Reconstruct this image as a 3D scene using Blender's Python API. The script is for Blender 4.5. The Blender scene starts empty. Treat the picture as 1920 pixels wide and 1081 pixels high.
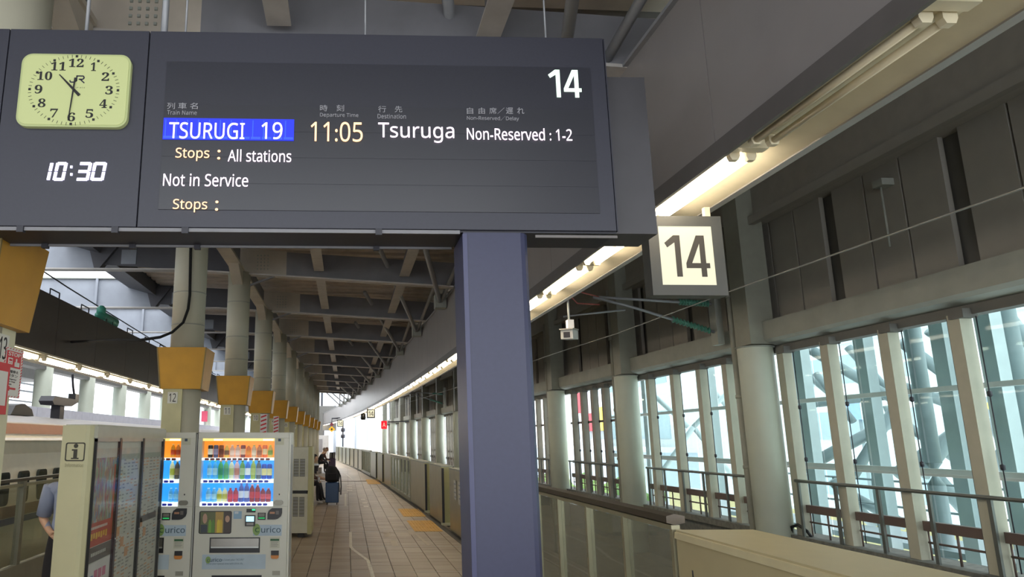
import bpy, bmesh, math, random
from mathutils import Vector, Matrix
random.seed(7)
sc = bpy.context.scene
COL = sc.collection
PI = math.pi

# ------------------------------------------------------------------ camera
F, CX, CY, EYE = 1345.0, 690.0, 540.5, 1.8
TH = math.atan((825 - CY) / F)
PS = math.atan(40 / F * math.cos(TH))
FW = Vector((math.sin(PS)*math.cos(TH), math.cos(PS)*math.cos(TH), math.sin(TH)))
RT = Vector((math.cos(PS), -math.sin(PS), 0))
UP = Vector((-math.sin(PS)*math.sin(TH), -math.cos(PS)*math.sin(TH), math.cos(TH)))
cd = bpy.data.cameras.new('camera'); cam = bpy.data.objects.new('camera', cd); COL.objects.link(cam)
cam.location = (0, 0, EYE)
cam.rotation_euler = (PI/2 + TH, 0, -PS)
cd.sensor_width = 36; cd.lens = F/1920*36; cd.shift_x = (960-CX)/1920
cd.clip_end = 600
sc.camera = cam
def ray(px, py):
    return FW + RT*((px-CX)/F) - UP*((py-CY)/F)
def at(px, py, Y):
    d = ray(px, py); t = Y/d.y
    return Vector((d.x*t, Y, EYE + d.z*t))

# ------------------------------------------------------------------ sky, sun, exposure
w = bpy.data.worlds.new('overcast_sky'); sc.world = w; w.use_nodes = True
nt = w.node_tree; bg = nt.nodes['Background']
tc = nt.nodes.new('ShaderNodeTexCoord'); nz = nt.nodes.new('ShaderNodeTexNoise'); nz.inputs['Scale'].default_value = 2.0
cr = nt.nodes.new('ShaderNodeValToRGB')
cr.color_ramp.elements[0].color = (0.86, 0.93, 1.0, 1); cr.color_ramp.elements[1].color = (1.0, 0.99, 0.98, 1)
nt.links.new(tc.outputs['Generated'], nz.inputs['Vector']); nt.links.new(nz.outputs['Fac'], cr.inputs['Fac'])
nt.links.new(cr.outputs['Color'], bg.inputs['Color'])
bg.inputs['Strength'].default_value = 2.0
sc.view_settings.view_transform = 'Standard'; sc.view_settings.look = 'None'
sc.view_settings.exposure = 0.85; sc.view_settings.gamma = 1.0
sc.view_settings.use_curve_mapping = False
sc.cycles.max_bounces = 6; sc.cycles.diffuse_bounces = 4; sc.cycles.glossy_bounces = 3
sc.cycles.transparent_max_bounces = 16; sc.cycles.caustics_reflective = False; sc.cycles.caustics_refractive = False
sc.cycles.sample_clamp_indirect = 3.0

# ------------------------------------------------------------------ materials
def lin(h):
    if isinstance(h, str):
        c = [int(h[i:i+2], 16)/255 for i in (0, 2, 4)]
        return tuple((x/12.92 if x <= .04045 else ((x+.055)/1.055)**2.4) for x in c)
    return h
MATS = {}
def mat(name, col, rough=.6, metal=0., emit=0., var=.06, scale=6., bump=0., ecol=None):
    if name in MATS: return MATS[name]
    m = bpy.data.materials.new(name); m.use_nodes = True; n = m.node_tree; b = n.nodes['Principled BSDF']
    c = lin(col)
    b.inputs['Roughness'].default_value = rough; b.inputs['Metallic'].default_value = metal
    if emit:
        b.inputs['Base Color'].default_value = (*c, 1)
        b.inputs['Emission Color'].default_value = (*(lin(ecol) if ecol else c), 1); b.inputs['Emission Strength'].default_value = emit
    elif var:
        t = n.nodes.new('ShaderNodeTexCoord'); z = n.nodes.new('ShaderNodeTexNoise'); z.inputs['Scale'].default_value = scale
        z.inputs['Detail'].default_value = 4
        r = n.nodes.new('ShaderNodeValToRGB')
        r.color_ramp.elements[0].position = .3; r.color_ramp.elements[1].position = .7
        r.color_ramp.elements[0].color = (*[x*(1-var) for x in c], 1); r.color_ramp.elements[1].color = (*[min(1, x*(1+var)) for x in c], 1)
        n.links.new(t.outputs['Object'], z.inputs['Vector']); n.links.new(z.outputs['Fac'], r.inputs['Fac'])
        n.links.new(r.outputs['Color'], b.inputs['Base Color'])
        if bump:
            bp = n.nodes.new('ShaderNodeBump'); bp.inputs['Strength'].default_value = bump; bp.inputs['Distance'].default_value = .01
            n.links.new(z.outputs['Fac'], bp.inputs['Height']); n.links.new(bp.outputs['Normal'], b.inputs['Normal'])
    else: b.inputs['Base Color'].default_value = (*c, 1)
    MATS[name] = m; return m
def glass(name, col, refl=.12, rough=.02, body=0., bcol=None, graz=.8):
    """thin sheet: tinted see-through plus a glossy face and, if dusty or frosted, a share of diffuse"""
    if name in MATS: return MATS[name]
    m = bpy.data.materials.new(name); m.use_nodes = True; n = m.node_tree; n.nodes.clear()
    o = n.nodes.new('ShaderNodeOutputMaterial'); t = n.nodes.new('ShaderNodeBsdfTransparent'); g = n.nodes.new('ShaderNodeBsdfGlossy')
    t.inputs['Color'].default_value = (*lin(col), 1); g.inputs['Roughness'].default_value = rough
    g.inputs['Color'].default_value = (.9, .95, .95, 1)
    lw = n.nodes.new('ShaderNodeLayerWeight'); lw.inputs['Blend'].default_value = .5
    fr = n.nodes.new('ShaderNodeMath'); fr.operation = 'POWER'; fr.inputs[1].default_value = 5.0; n.links.new(lw.outputs['Facing'], fr.inputs[0])
    ad = n.nodes.new('ShaderNodeMath'); ad.operation = 'MULTIPLY_ADD'; ad.use_clamp = True; ad.inputs[1].default_value = graz; ad.inputs[2].default_value = refl*.5
    n.links.new(fr.outputs[0], ad.inputs[0])
    mx = n.nodes.new('ShaderNodeMixShader'); n.links.new(ad.outputs[0], mx.inputs[0]); n.links.new(t.outputs[0], mx.inputs[1]); n.links.new(g.outputs[0], mx.inputs[2])
    last = mx
    if body:
        d = n.nodes.new('ShaderNodeBsdfDiffuse'); d.inputs['Color'].default_value = (*lin(bcol or col), 1)
        m2 = n.nodes.new('ShaderNodeMixShader'); m2.inputs[0].default_value = body
        n.links.new(mx.outputs[0], m2.inputs[1]); n.links.new(d.outputs[0], m2.inputs[2]); last = m2
    n.links.new(last.outputs[0], o.inputs['Surface']); MATS[name] = m; return m

M_board = mat('board_charcoal', '33343f', .45, var=.05, scale=60)
M_board2 = mat('led_screen_black', '2c2d36', .35, var=.05, scale=90)
M_dark = mat('dark_steel', '2a2a33', .5)
M_black = mat('black_plastic', '101012', .4)
M_purple = mat('purple_steel_paint', '30334f', .42, var=.05, scale=40)
M_alu = mat('aluminium', 'a8aaa8', .35, .7)
M_steel = mat('stainless_steel', 'a5a188', .3, .6, var=.08, scale=3)
M_cream = mat('cream_paint', 'c9c6a6', .5, var=.04)
M_creamD = mat('olive_cream_paint', 'a5a277', .5, var=.04)
M_col = mat('grey_beige_column_paint', 'b6b3a0', .5, var=.05, scale=2)
M_wcol = mat('pale_grey_column_paint', 'bfc4b4', .45, var=.05, scale=2)
M_mull = mat('mullion_paint', 'b4b2a0', .5, var=.05)
M_yel = mat('gold_metal_cladding', 'b3831f', .42, .3, var=.08, scale=5)
M_yelD = mat('gold_metal_edge', '7d6a3c', .45, .3)
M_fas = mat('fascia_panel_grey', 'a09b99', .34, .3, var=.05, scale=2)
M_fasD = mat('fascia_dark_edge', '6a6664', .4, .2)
M_wall = mat('wall_panel_grey', '9f9c94', .7, var=.06, scale=3)
M_wallD = mat('wall_recess_dark', '6e6d69', .8)
M_lint = mat('lintel_steel_grey', 'a0a49c', .55, var=.08, scale=4)
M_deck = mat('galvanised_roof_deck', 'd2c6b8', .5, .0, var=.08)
M_beam = mat('shaded_beam_paint', '808086', .6, var=.1, scale=3)  # beam paint with the shade under the deck put into the colour
M_beamL = mat('daylit_beam_paint', '959ba6', .55, var=.1, scale=2)  # same beam paint, lightened to stand for daylight at the open strip
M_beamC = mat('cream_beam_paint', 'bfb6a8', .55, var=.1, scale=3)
M_flange = mat('flange_grey', 'c2beba', .5, var=.08)
M_pipe = mat('galvanised_pipe', '9a9ca0', .45, .2)
M_conc = mat('rough_concrete', '6b6c66', .9, var=.25, scale=14, bump=.4)
M_ballast = mat('slab_track_concrete', '55524a', .95, var=.35, scale=3, bump=.5)
M_rail = mat('rail_steel', '7a6a5c', .35, .8)
M_tile = mat('platform_tile', '8f8170', .42, var=.14, scale=1.6, bump=.06)
M_tile2 = mat('platform_tile_darker', '897b6a', .45, var=.14, scale=2.1, bump=.06)
M_grout = mat('tile_grout', '4c463e', .85)
M_tact = mat('yellow_tactile_tile', 'c99a3c', .6, var=.12)
M_line = mat('white_floor_marking', 'c8c4b8', .6, var=.15, scale=12)
M_brown = mat('brown_bar_paint', '64544e', .5)
M_rub = mat('grey_handrail_steel', '6d706c', .4, .5)
M_outer = mat('outer_frame_paint', 'd3dbde', .5, var=.05)
M_outer2 = mat('outer_truss_paint', '97a3a6', .5, var=.05)
M_white = mat('white_paint', 'd8d8da', .4)
M_lightW = mat('lamp_housing_cream', 'd8cfb4', .4)
M_tubeOff = mat('unlit_tube', 'd8cdb0', .35)
M_tubeOn = mat('lit_fluorescent_tube', 'fff0d8', .4, emit=12.0, ecol='fff0da')
M_signface = mat('backlit_sign_face', '8c8a78', .5, emit=.40, ecol='f6f2d6')
M_clockface = mat('backlit_clock_face', 'a8b07c', .5, emit=.16, ecol='c8d090')
M_ink = mat('black_ink', '18181a', .6)
M_sign14 = mat('lit_mint_numeral', 'dff5e6', .5, emit=.62, ecol='dffbe8')
M_ledW = mat('led_white', 'ffffff', .5, emit=.75, ecol='ffe2fa')
M_ledO = mat('led_orange', 'ffcaa0', .5, emit=.7, ecol='ffc890')
M_ledB = mat('led_blue_ground', '1828c8', .5, emit=.5, ecol='1428d8')
M_ledB2 = mat('led_blue_ground_bright', '2a48f0', .5, emit=.55, ecol='2548f0')
M_ledV = mat('led_violet_white', 'e8e4ff', .5, emit=.8, ecol='e2deff')
M_grey = mat('grey_print', '9a9aa0', .6, var=0)
M_glassCyan = glass('pale_green_glass', 'f3f8f7', .01, graz=.25)
M_glassClr = glass('clear_glass', 'f6f9f8', .02, graz=.3)
M_glassBar = glass('barrier_glass', 'eceee6', .10, body=.25, bcol='aeac9e')
M_acryl = glass('glossy_acrylic', 'f8f8f8', .06, .08, graz=.25)

# ------------------------------------------------------------------ mesh builder
ORG = {}
class MB:
    def __init__(s): s.v = []; s.f = []; s.mi = []; s.cur = 0; s.sm = []; s.smooth = False
    def add(s, vs, fs):
        b = len(s.v); s.v += [tuple(v) for v in vs]
        for f in fs: s.f.append(tuple(b+i for i in f)); s.mi.append(s.cur); s.sm.append(s.smooth)
    def box(s, x0, x1, y0, y1, z0, z1):
        s.add([(x0,y0,z0),(x1,y0,z0),(x1,y1,z0),(x0,y1,z0),(x0,y0,z1),(x1,y0,z1),(x1,y1,z1),(x0,y1,z1)],
              [(0,3,2,1),(4,5,6,7),(0,1,5,4),(1,2,6,5),(2,3,7,6),(3,0,4,7)]); return s
    def hexa(s, lo, hi):   # two loops of four points
        s.add(list(lo)+list(hi), [(0,3,2,1),(4,5,6,7),(0,1,5,4),(1,2,6,5),(2,3,7,6),(3,0,4,7)]); return s
    def loft(s, loops, cap=True):
        n = len(loops[0]); vs = [v for l in loops for v in l]; fs = []
        for k in range(len(loops)-1):
            for i in range(n):
                j = (i+1) % n; fs.append((k*n+i, k*n+j, (k+1)*n+j, (k+1)*n+i))
        if cap: fs += [tuple(range(n-1, -1, -1)), tuple((len(loops)-1)*n+i for i in range(n))]
        s.add(vs, fs); return s
    def tube(s, pts, r, n=8, sm=True):
        o = s.smooth; s.smooth = sm; pts = [Vector(p) for p in pts]; loops = []
        rr = r if isinstance(r, (list, tuple)) else [r]*len(pts)
        u = None
        for i, p in enumerate(pts):
            d = (pts[min(i+1, len(pts)-1)] - pts[max(i-1, 0)]).normalized()
            if u is None:
                u = d.cross(Vector((0,0,1)));
                if u.length < .05: u = Vector((1,0,0))
            u = (u - d*u.dot(d)).normalized(); v = d.cross(u)
            loops.append([p + (u*math.cos(a)+v*math.sin(a))*rr[i] for a in [2*PI*k/n for k in range(n)]])
        s.loft(loops); s.smooth = o; return s
    def prism(s, poly, axis, a, b):   # poly of 2D points, extruded along axis from a to b
        def P(p, t):
            return {'x': (t, p[0], p[1]), 'y': (p[0], t, p[1]), 'z': (p[0], p[1], t)}[axis]
        return s.loft([[P(p, a) for p in poly], [P(p, b) for p in poly]])
    def lathe(s, c, prof, n=12, sm=True):   # prof: (r, z) about a vertical axis
        o = s.smooth; s.smooth = sm
        s.loft([[(c[0]+r*math.cos(2*PI*k/n), c[1]+r*math.sin(2*PI*k/n), c[2]+z) for k in range(n)] for r, z in prof]); s.smooth = o; return s
    def build(s, name, m, parent=None, bevel=0, kind=None):
        me = bpy.data.meshes.new(name); off = ORG.get(parent.name, Vector((0,0,0))) if parent else Vector((0,0,0))
        me.from_pydata([(v[0]-off.x, v[1]-off.y, v[2]-off.z) for v in s.v], [], s.f)
        ms = m if isinstance(m, (list, tuple)) else [m]
        for q in ms: me.materials.append(q)
        me.polygons.foreach_set('material_index', s.mi); me.polygons.foreach_set('use_smooth', s.sm)
        bm = bmesh.new(); bm.from_mesh(me); bmesh.ops.recalc_face_normals(bm, faces=bm.faces)
        if bevel: bmesh.ops.bevel(bm, geom=bm.edges[:], offset=bevel, segments=2, affect='EDGES', profile=.5)
        bm.to_mesh(me); bm.free()
        o = bpy.data.objects.new(name, me); COL.objects.link(o)
        if parent: o.parent = parent; ORG[o.name] = off
        if kind: o['kind'] = kind
        return o
def bx(*a): return MB().box(*a)
def tag(o, label, cat=None, group=None, kind=None):
    if label: o['label'] = label
    if cat: o['category'] = cat
    if group: o['group'] = group
    if kind: o['kind'] = kind
    return o
def thing(name, label, cat, loc=(0,0,0), group=None):
    o = bpy.data.objects.new(name, None); COL.objects.link(o); o.location = loc; o.empty_display_size = .1
    ORG[o.name] = Vector(loc); return tag(o, label, cat, group)
def single(mb, name, m, label, cat, group=None, bevel=0):
    return tag(mb.build(name, m, None, bevel), label, cat, group)
def struct(mb, name, m, parent=None, bevel=0, label=None):
    o = mb.build(name, m, parent, bevel)
    if parent is None: o['kind'] = 'structure'
    if label: o['label'] = label
    return o
def sthing(name, loc=(0,0,0)):
    o = bpy.data.objects.new(name, None); COL.objects.link(o); o.location = loc; ORG[o.name] = Vector(loc); o['kind'] = 'structure'; return o
def kids(o): return [c for c in COL.objects if c.parent == o]
KID = {}
def copy_tree(o, parent=None):
    c = o.copy(); COL.objects.link(c); c.parent = parent
    if o.name not in KID: KID[o.name] = list(o.children)
    for ch in KID[o.name]: copy_tree(ch, c)
    return c
def put(o, loc, rz=0, label=None, cat=None, group=None):
    o.location = loc; o.rotation_euler = (0, 0, rz)
    if label: o['label'] = label
    if cat: o['category'] = cat
    if group: o['group'] = group
    elif 'group' in o and group is not None: del o['group']
    return o
# the right-hand side of the platform bends gently to the left
KC = 1/1400
def RX(c, Y): return c - max(Y, 0)**2*KC
def RA(Y): return math.atan(2*KC*max(Y, 0))
def sweep(mb, poly, Y0, Y1, n, cap=True):   # poly of (c, z) carried along the curve
    loops = []
    for i in range(n+1):
        Y = Y0 + (Y1-Y0)*i/n; loops.append([(RX(c, Y), Y, z) for c, z in poly])
    return mb.loft(loops, cap)
def rect(c0, c1, z0, z1): return [(c0,z0),(c1,z0),(c1,z1),(c0,z1)]

# ------------------------------------------------------------------ lettering
TC = {}
def text_mesh(body, ext=.02, off=0.):
    k = (body, ext, off)
    if k in TC: return TC[k]
    cu = bpy.data.curves.new('t', 'FONT'); cu.body = body; cu.extrude = ext; cu.resolution_u = 3; cu.offset = off
    o = bpy.data.objects.new('t', cu); COL.objects.link(o); dg = bpy.context.evaluated_depsgraph_get(); dg.update()
    me = bpy.data.meshes.new_from_object(o.evaluated_get(dg))
    vs = [v.co.copy() for v in me.vertices]; fs = [tuple(p.vertices) for p in me.polygons]
    bpy.data.objects.remove(o); bpy.data.curves.remove(cu); bpy.data.meshes.remove(me)
    TC[k] = (vs, fs); return TC[k]
def sans(t, bold=False):
    # the sans-serif letter block: plain humanist letter shapes with a flagged figure one
    r = ''
    for ch in t:
        if 'A' <= ch <= 'Z': r += chr((0x1D5D4 if bold else 0x1D5A0) + ord(ch)-65)
        elif 'a' <= ch <= 'z': r += chr((0x1D5EE if bold else 0x1D5BA) + ord(ch)-97)
        elif '0' <= ch <= '9': r += chr((0x1D7EC if bold else 0x1D7E2) + ord(ch)-48)
        else: r += ch
    return r
def serif(t): return ''.join(chr(0x1D7CE+ord(c)-48) for c in t)
def lettering(body, p00, p11, m, parent, depth=.004, name='lettering', bold=0, xdir=None):
    """write body so that it fills the upright rectangle from p00 (upper left) to p11 (lower right)"""
    vs, fs = text_mesh(serif(body) if name == 'numeral_serif' else sans(body), .02, bold)
    name = name.replace('_serif', '')
    xs = [v.x for v in vs]; ys = [v.y for v in vs]
    a, b, c, d = min(xs), max(xs), min(ys), max(ys)
    p00 = Vector(p00); p11 = Vector(p11); hor = Vector((p11.x-p00.x, p11.y-p00.y, 0)); hh = p00.z - p11.z
    nrm = Vector((hor.y, -hor.x, 0)).normalized()
    mb = MB(); base = Vector((p00.x, p00.y, p11.z))
    for of in (0,):
        mb.add([base + hor*((v.x-a)/(b-a)) + hor.normalized()*of + Vector((0,0,1))*(hh*(v.y-c)/(d-c)) + nrm*(depth*.5 + depth*.5*(1 if v.z > 0 else -1) + abs(of)*.02) for v in vs], fs)
    return mb.build(name, m, parent)

def numeral14(p00, p11, m, parent, d=.004):
    # humanist figures 1 and 4, each a mesh of its own; corners given in a 276 x 223 grid
    x0, x1, z1, z0, Y = p00.x, p11.x, p00.z, p11.z, p00.y
    def G(pts): return [(x0+(x1-x0)*a/276, z1-(z1-z0)*b/223) for a, b in pts]
    MB().prism(G([(0,41),(58,0),(98,0),(98,223),(64,223),(64,38),(16,66)]), 'y', Y-d, Y).build('numeral_one', m, parent)
    MB().prism(G([(203,0),(253,0),(253,150),(220,150),(220,42),(164,150),(220,150.2),(253,150.2),(276,150.2),(276,177),(253,177),(253,223),(220,223),(220,177),(128,177),(128,150)]), 'y', Y-d, Y).build('numeral_four', m, parent)

# ================================================================== STRUCTURE
# ---- floor (platform) with tiles
fl = sthing('floor')
mb = MB(); mb.box(-4.3, 1.0, -6, 100, -.3, -.014)
sweep(mb, rect(.9, 2.75, -.3, -.014), -6, 72, 30)
mb.build('slab', M_grout, fl)
mb = MB(); mb.box(-4.45, -4.2, -6, 100, -1.25, -.001); mb.build('platform_edge', M_conc, fl)
mb = MB(); sweep(mb, rect(2.6, 2.85, -1.25, -.001), -6, 72, 24); mb.build('platform_edge', M_conc, fl)
T = .3
tilem = [bx(.005, T-.005, .003, T-.003, -.016, 0).build('tile', m) for m in (M_tile, M_tile2)]
tm = [o.data for o in tilem]
for o in tilem: bpy.data.objects.remove(o)
x0t = -1.13
cnt = 0
for j in range(15):
    Y = 9.66 + j*T
    for i in range(12):
        X = x0t + i*T
        if X + T > RX(2.3, Y) + .1: continue
        px0 = 650 + 1345*X*1.02/Y; 
        o = bpy.data.objects.new('tile', tm[random.random() < .35]); COL.objects.link(o); o.parent = fl; o.location = (X, Y, random.uniform(-.0012, 0.0008)); cnt += 1
mb = MB()
NX = int(round((x0t+4.2)/T))
for j in range(-40, 130):
    Y = 9.66 + j*T
    if j > 78 and j % 2: continue
    step = 2 if j > 78 else 1
    if j < -12 and False: continue
    for i in range(-10, 12):
        X = x0t + i*T
        if j > 78 and i % 2: continue
        if 0 <= j < 15 and i >= 0: continue
        if X + T*step > RX(2.65, Y): continue
        e = .003
        mb.cur = int(random.random() < .35)
        zz = random.uniform(-.0012, .0008)
        mb.box(X+e*1.6, X+T*step-e*1.6, Y+e, Y+T*step-e, -.016, zz)
mb.build('tile_field', [M_tile, M_tile2], fl, kind='stuff')
mb = MB(); mb.box(-4.2, -4.13, -6, 100, -.02, 0.0)
sweep(mb, rect(-.5, .8, -.02, -.002), 48.7, 100, 12) if False else None
mb.box(-4.2, 1.0, 48.7, 100, -.014, 0.0); mb.build('far_paving', M_tile, fl)
# expansion joint strips and painted marks
mb = MB()
for Y in (10.62, 13.06, 15.15): mb.box(-4.1, RX(2.3, Y), Y-.008, Y+.008, -.01, .0012)
mb.build('joint_strip', M_alu, fl)
def quadline(mb, pts, wd):
    for (x0, y0), (x1, y1) in zip(pts, pts[1:]):
        d = Vector((x1-x0, y1-y0, 0)); n = Vector((-d.y, d.x, 0)).normalized()*wd/2
        a, b = Vector((x0, y0, .0012)), Vector((x1, y1, .0012))
        mb.hexa([a-n, b-n, b+n, a+n], [q+Vector((0,0,.0012)) for q in (a-n, b-n, b+n, a+n)])
mb = MB(); quadline(mb, [(.09, 15.1), (.08, 13.05)], .055); quadline(mb, [(.08, 13.08), (.12, 12.75), (.34, 11.6), (.37, 9.9)], .055)
quadline(mb, [(-.03, 25.7), (-.02, 20.95)], .06); mb.build('painted_line', M_line, fl)
mb = MB()
for X, Y in ((.12, 30.1), (.12, 28.7), (.12, 27.3)): mb.box(X-.1, X+.1, Y-.25, Y+.25, .0012, .0024)
for X, Y in ((.52, 23.2), (.54, 21.9), (.55, 20.8)): mb.box(X-.07, X+.07, Y-.2, Y+.2, .0012, .0024)
quadline(mb, [(.0, 40), (.28, 35)], .06)
mb.build('painted_mark', M_line, fl)
mb = MB()
for X, Y in ((.8, 14.7), (.86, 13.5), (1.3, 15.0)): mb.box(X-.06, X+.06, Y-.35, Y+.35, .0012, .0024)
quadline(mb, [(1.35, 15.1), (1.45, 13.2)], .06)
mb.build('worn_mark', mat('worn_marking', 'a59a8a', .6), fl)

# ---- track beds and rails
def trackbed(name, xs, Y0, Y1, curved):
    mb = MB()
    if curved: sweep(mb, rect(xs[0], xs[1], -1.6, -1.2), Y0, Y1, 24)
    else: mb.box(xs[0], xs[1], Y0, Y1, -1.6, -1.2)
    o = struct(mb, name, M_ballast)
    return o
tb = sthing('trim_1'); 
mb = MB(); sweep(mb, rect(2.8, 6.5, -1.6, -1.2), -6, 100, 30); mb.build('track_slab', M_ballast, tb)
mb = MB(); sweep(mb, rect(3.2, 5.7, -1.2, -1.05), -6, 100, 30); mb.build('raised_slab', mat('slab_lighter', '5e5a50', .95, var=.3, scale=2), tb)
for c in (3.7, 5.15):
    mb = MB(); sweep(mb, [(c-.06, -1.05), (c+.06, -1.05), (c+.06, -1.03), (c+.012, -1.02), (c+.012, -.93), (c+.035, -.92), (c+.035, -.88), (c-.035, -.88), (c-.035, -.92), (c-.012, -.93), (c-.012, -1.02), (c-.06, -1.03)], -6, 100, 40); mb.build('rail', M_rail, tb)
mb = MB(); sweep(mb, rect(5.75, 6.15, -1.2, -.35), -6, 70, 24); mb.build('cable_trough', M_conc, tb)
tb2 = sthing('trim_2'); bx(-9.0, -4.45, -6, 100, -1.6, -1.2).build('track_slab', M_ballast, tb2)
for c in (-5.9, -7.4): bx(c-.035, c+.035, -6, 100, -1.2, -1.02).build('rail', M_rail, tb2)

# ---- right wall: dado, lintel, upper panels, columns, glazing
WALL_END = 62
wr = sthing('wall_right')
mb = MB(); sweep(mb, [(6.12, -1.2), (6.5, -1.2), (6.5, .56), (6.05, .56), (6.05, .46), (6.12, .44)], -2, WALL_END, 40); mb.build('sill_wall', M_conc, wr)
mb = MB(); sweep(mb, [(6.05, 3.16), (6.42, 3.08), (6.42, 3.46), (6.0, 3.46), (6.0, 3.2)], -2, WALL_END, 40); mb.build('lintel', M_lint, wr)
mb = MB(); sweep(mb, rect(6.38, 6.46, 3.4, 6.0), -2, WALL_END, 40); mb.build('back_sheet', M_wallD, wr)
mb = MB(); sweep(mb, rect(6.05, 6.4, 4.95, 6.3), -2, WALL_END, 40); mb.build('head_beam', mat('head_beam_paint', 'a6a39b', .6, var=.06), wr)
mb = MB(); sweep(mb, rect(5.96, 6.05, 4.9, 5.02), -2, WALL_END, 40); mb.build('head_lip', M_wall, wr)
COLY = [.85, 5.55, 10.25, 14.95, 19.65, 24.35, 29.05, 33.75, 38.45, 43.15, 47.85, 52.55, 57.25, 62.0]
# upper wall panels: each one a piece
pan = bx(-.045, .015, -.27, .27, 0, 1.5); pano = pan.build('wall_panel', M_wall); panm = pano.data; bpy.data.objects.remove(pano)
Y = -.5
k = 0
while Y < WALL_END-1:
    skip = (k % 4 == 3)
    if not skip:
        o = bpy.data.objects.new('wall_panel', panm); COL.objects.link(o); o.parent = wr
        o.location = (RX(6.33, Y), Y, 3.46); o.rotation_euler = (0, 0, RA(Y))
    Y += .57 if not skip else .30
    if (k+1) % 4 == 3: Y -= .08
    k += 1
# a thin pipe rail and droppers on the upper wall
mb = MB(); mb.tube([(RX(6.2, 7.7), 7.7, 3.46+1.25), (RX(6.2, 7.7), 7.7, 3.95)], .012, 6); mb.box(6.1, 6.3, 7.6, 7.75, 4.66, 4.74); mb.build('bracket', M_lint, wr)
# cover strip under lintel, window head
mb = MB(); sweep(mb, rect(6.2, 6.34, 3.02, 3.12), -2, WALL_END, 40); mb.build('window_head', M_wallD, wr)

def bay(idx, Y0, Y1, dark):
    w_ = sthing('window_%d' % idx, (RX(6.2, Y0), Y0, .56))
    L = Y1 - Y0; n = 6 if dark else 4
    mulls = [Y0 + .32 + L*(q+.0)/ (n+.45) for q in range(0, n+1)] if False else [Y0 + (L-(.3 if True else 0))*(q+.35)/n - .05 for q in range(n)]
    if idx == 2: mulls = [6.97, 7.93, 8.95, 9.88]
    if idx == 3: mulls = [11.37, 12.22, 13.2, 14.25]
    mm = M_mull if idx < 4 else mat('far_mullion_paint', '8d877c', .5)
    for Y in mulls:
        x = RX(6.2, Y); mb = MB()
        mb.box(x-.06, x+.07, Y-.075, Y+.075, .56, 3.04); mb.build('mullion', mm, w_)
        mb = MB(); mb.box(x-.05, x+.03, Y+.078, Y+.092, .56, 3.02); mb.build('glazing_seal', M_dark, w_)
        mb = MB(); mb.tube([(x+.03, Y-.17, .6), (x+.03, Y-.17, 3.0)], .006, 5)
        for z in (1.55, 2.24): mb.lathe((x+.03, Y-.17, z), [(.0, -.035), (.022, -.02), (.022, .02), (0, .035)], 6)
        if idx < 5: mb.build('cable_stay', M_dark, w_)
        mb = MB(); mb.box(x-.09, x+.06, Y-.16, Y+.02, 2.99, 3.08)
        if idx < 5: mb.build('head_bracket', M_wallD, w_)
    ed = [Y0+.25] + mulls + [Y1-.25]
    for a, b in zip(ed, ed[1:]):
        if b-a < .2: continue
        a2, b2 = a+.08, b-.1; xa, xb = RX(6.26, a2), RX(6.26, b2)
        MB().hexa([(xa,a2,.9),(xb,b2,.9),(xb+.01,b2,.9),(xa+.01,a2,.9)], [(xa,a2,3.02),(xb,b2,3.02),(xb+.01,b2,3.02),(xa+.01,a2,3.02)]).build('pane', M_glassCyan if idx < 4 else M_glassClr, w_)
        xc = (xa+xb)/2-.04
        MB().hexa([(xa-.07,a2,.86),(xb-.07,b2,.86),(xb,b2,.86),(xa,a2,.86)], [(xa-.07,a2,.96),(xb-.07,b2,.96),(xb,b2,.96),(xa,a2,.96)]).build('transom', M_brown, w_)
        mb = MB(); mb.tube([(xa-.03,a2,.74),(xb-.03,b2,.74)], .013, 6); ym = (a2+b2)/2
        mb.tube([(xc, ym, .56), (xc, ym, .9)], .013, 6); mb.tube([(xb-.02, b2, .56), (xb-.02, b2, .9)], .01, 6)
        mb.build('grille_bar', M_brown, w_)
        if dark:
            mb = MB()
            for z, hgt in ((2.22, .05), (1.22, .07)):
                mb.hexa([(xa-.03,a2,z),(xb-.03,b2,z),(xb+.03,b2,z),(xa+.03,a2,z)], [(xa-.03,a2,z+hgt),(xb-.03,b2,z+hgt),(xb+.03,b2,z+hgt),(xa+.03,a2,z+hgt)])
            mb.tube([(xc+.03, ym, .9), (xc+.03, ym, 3.0)], .02, 5)
            mb.build('glazing_bar', M_brown, w_)
    return w_
for i in range(len(COLY)-1):
    bay(i+1, COLY[i], COLY[i+1], i >= 3)

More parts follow.
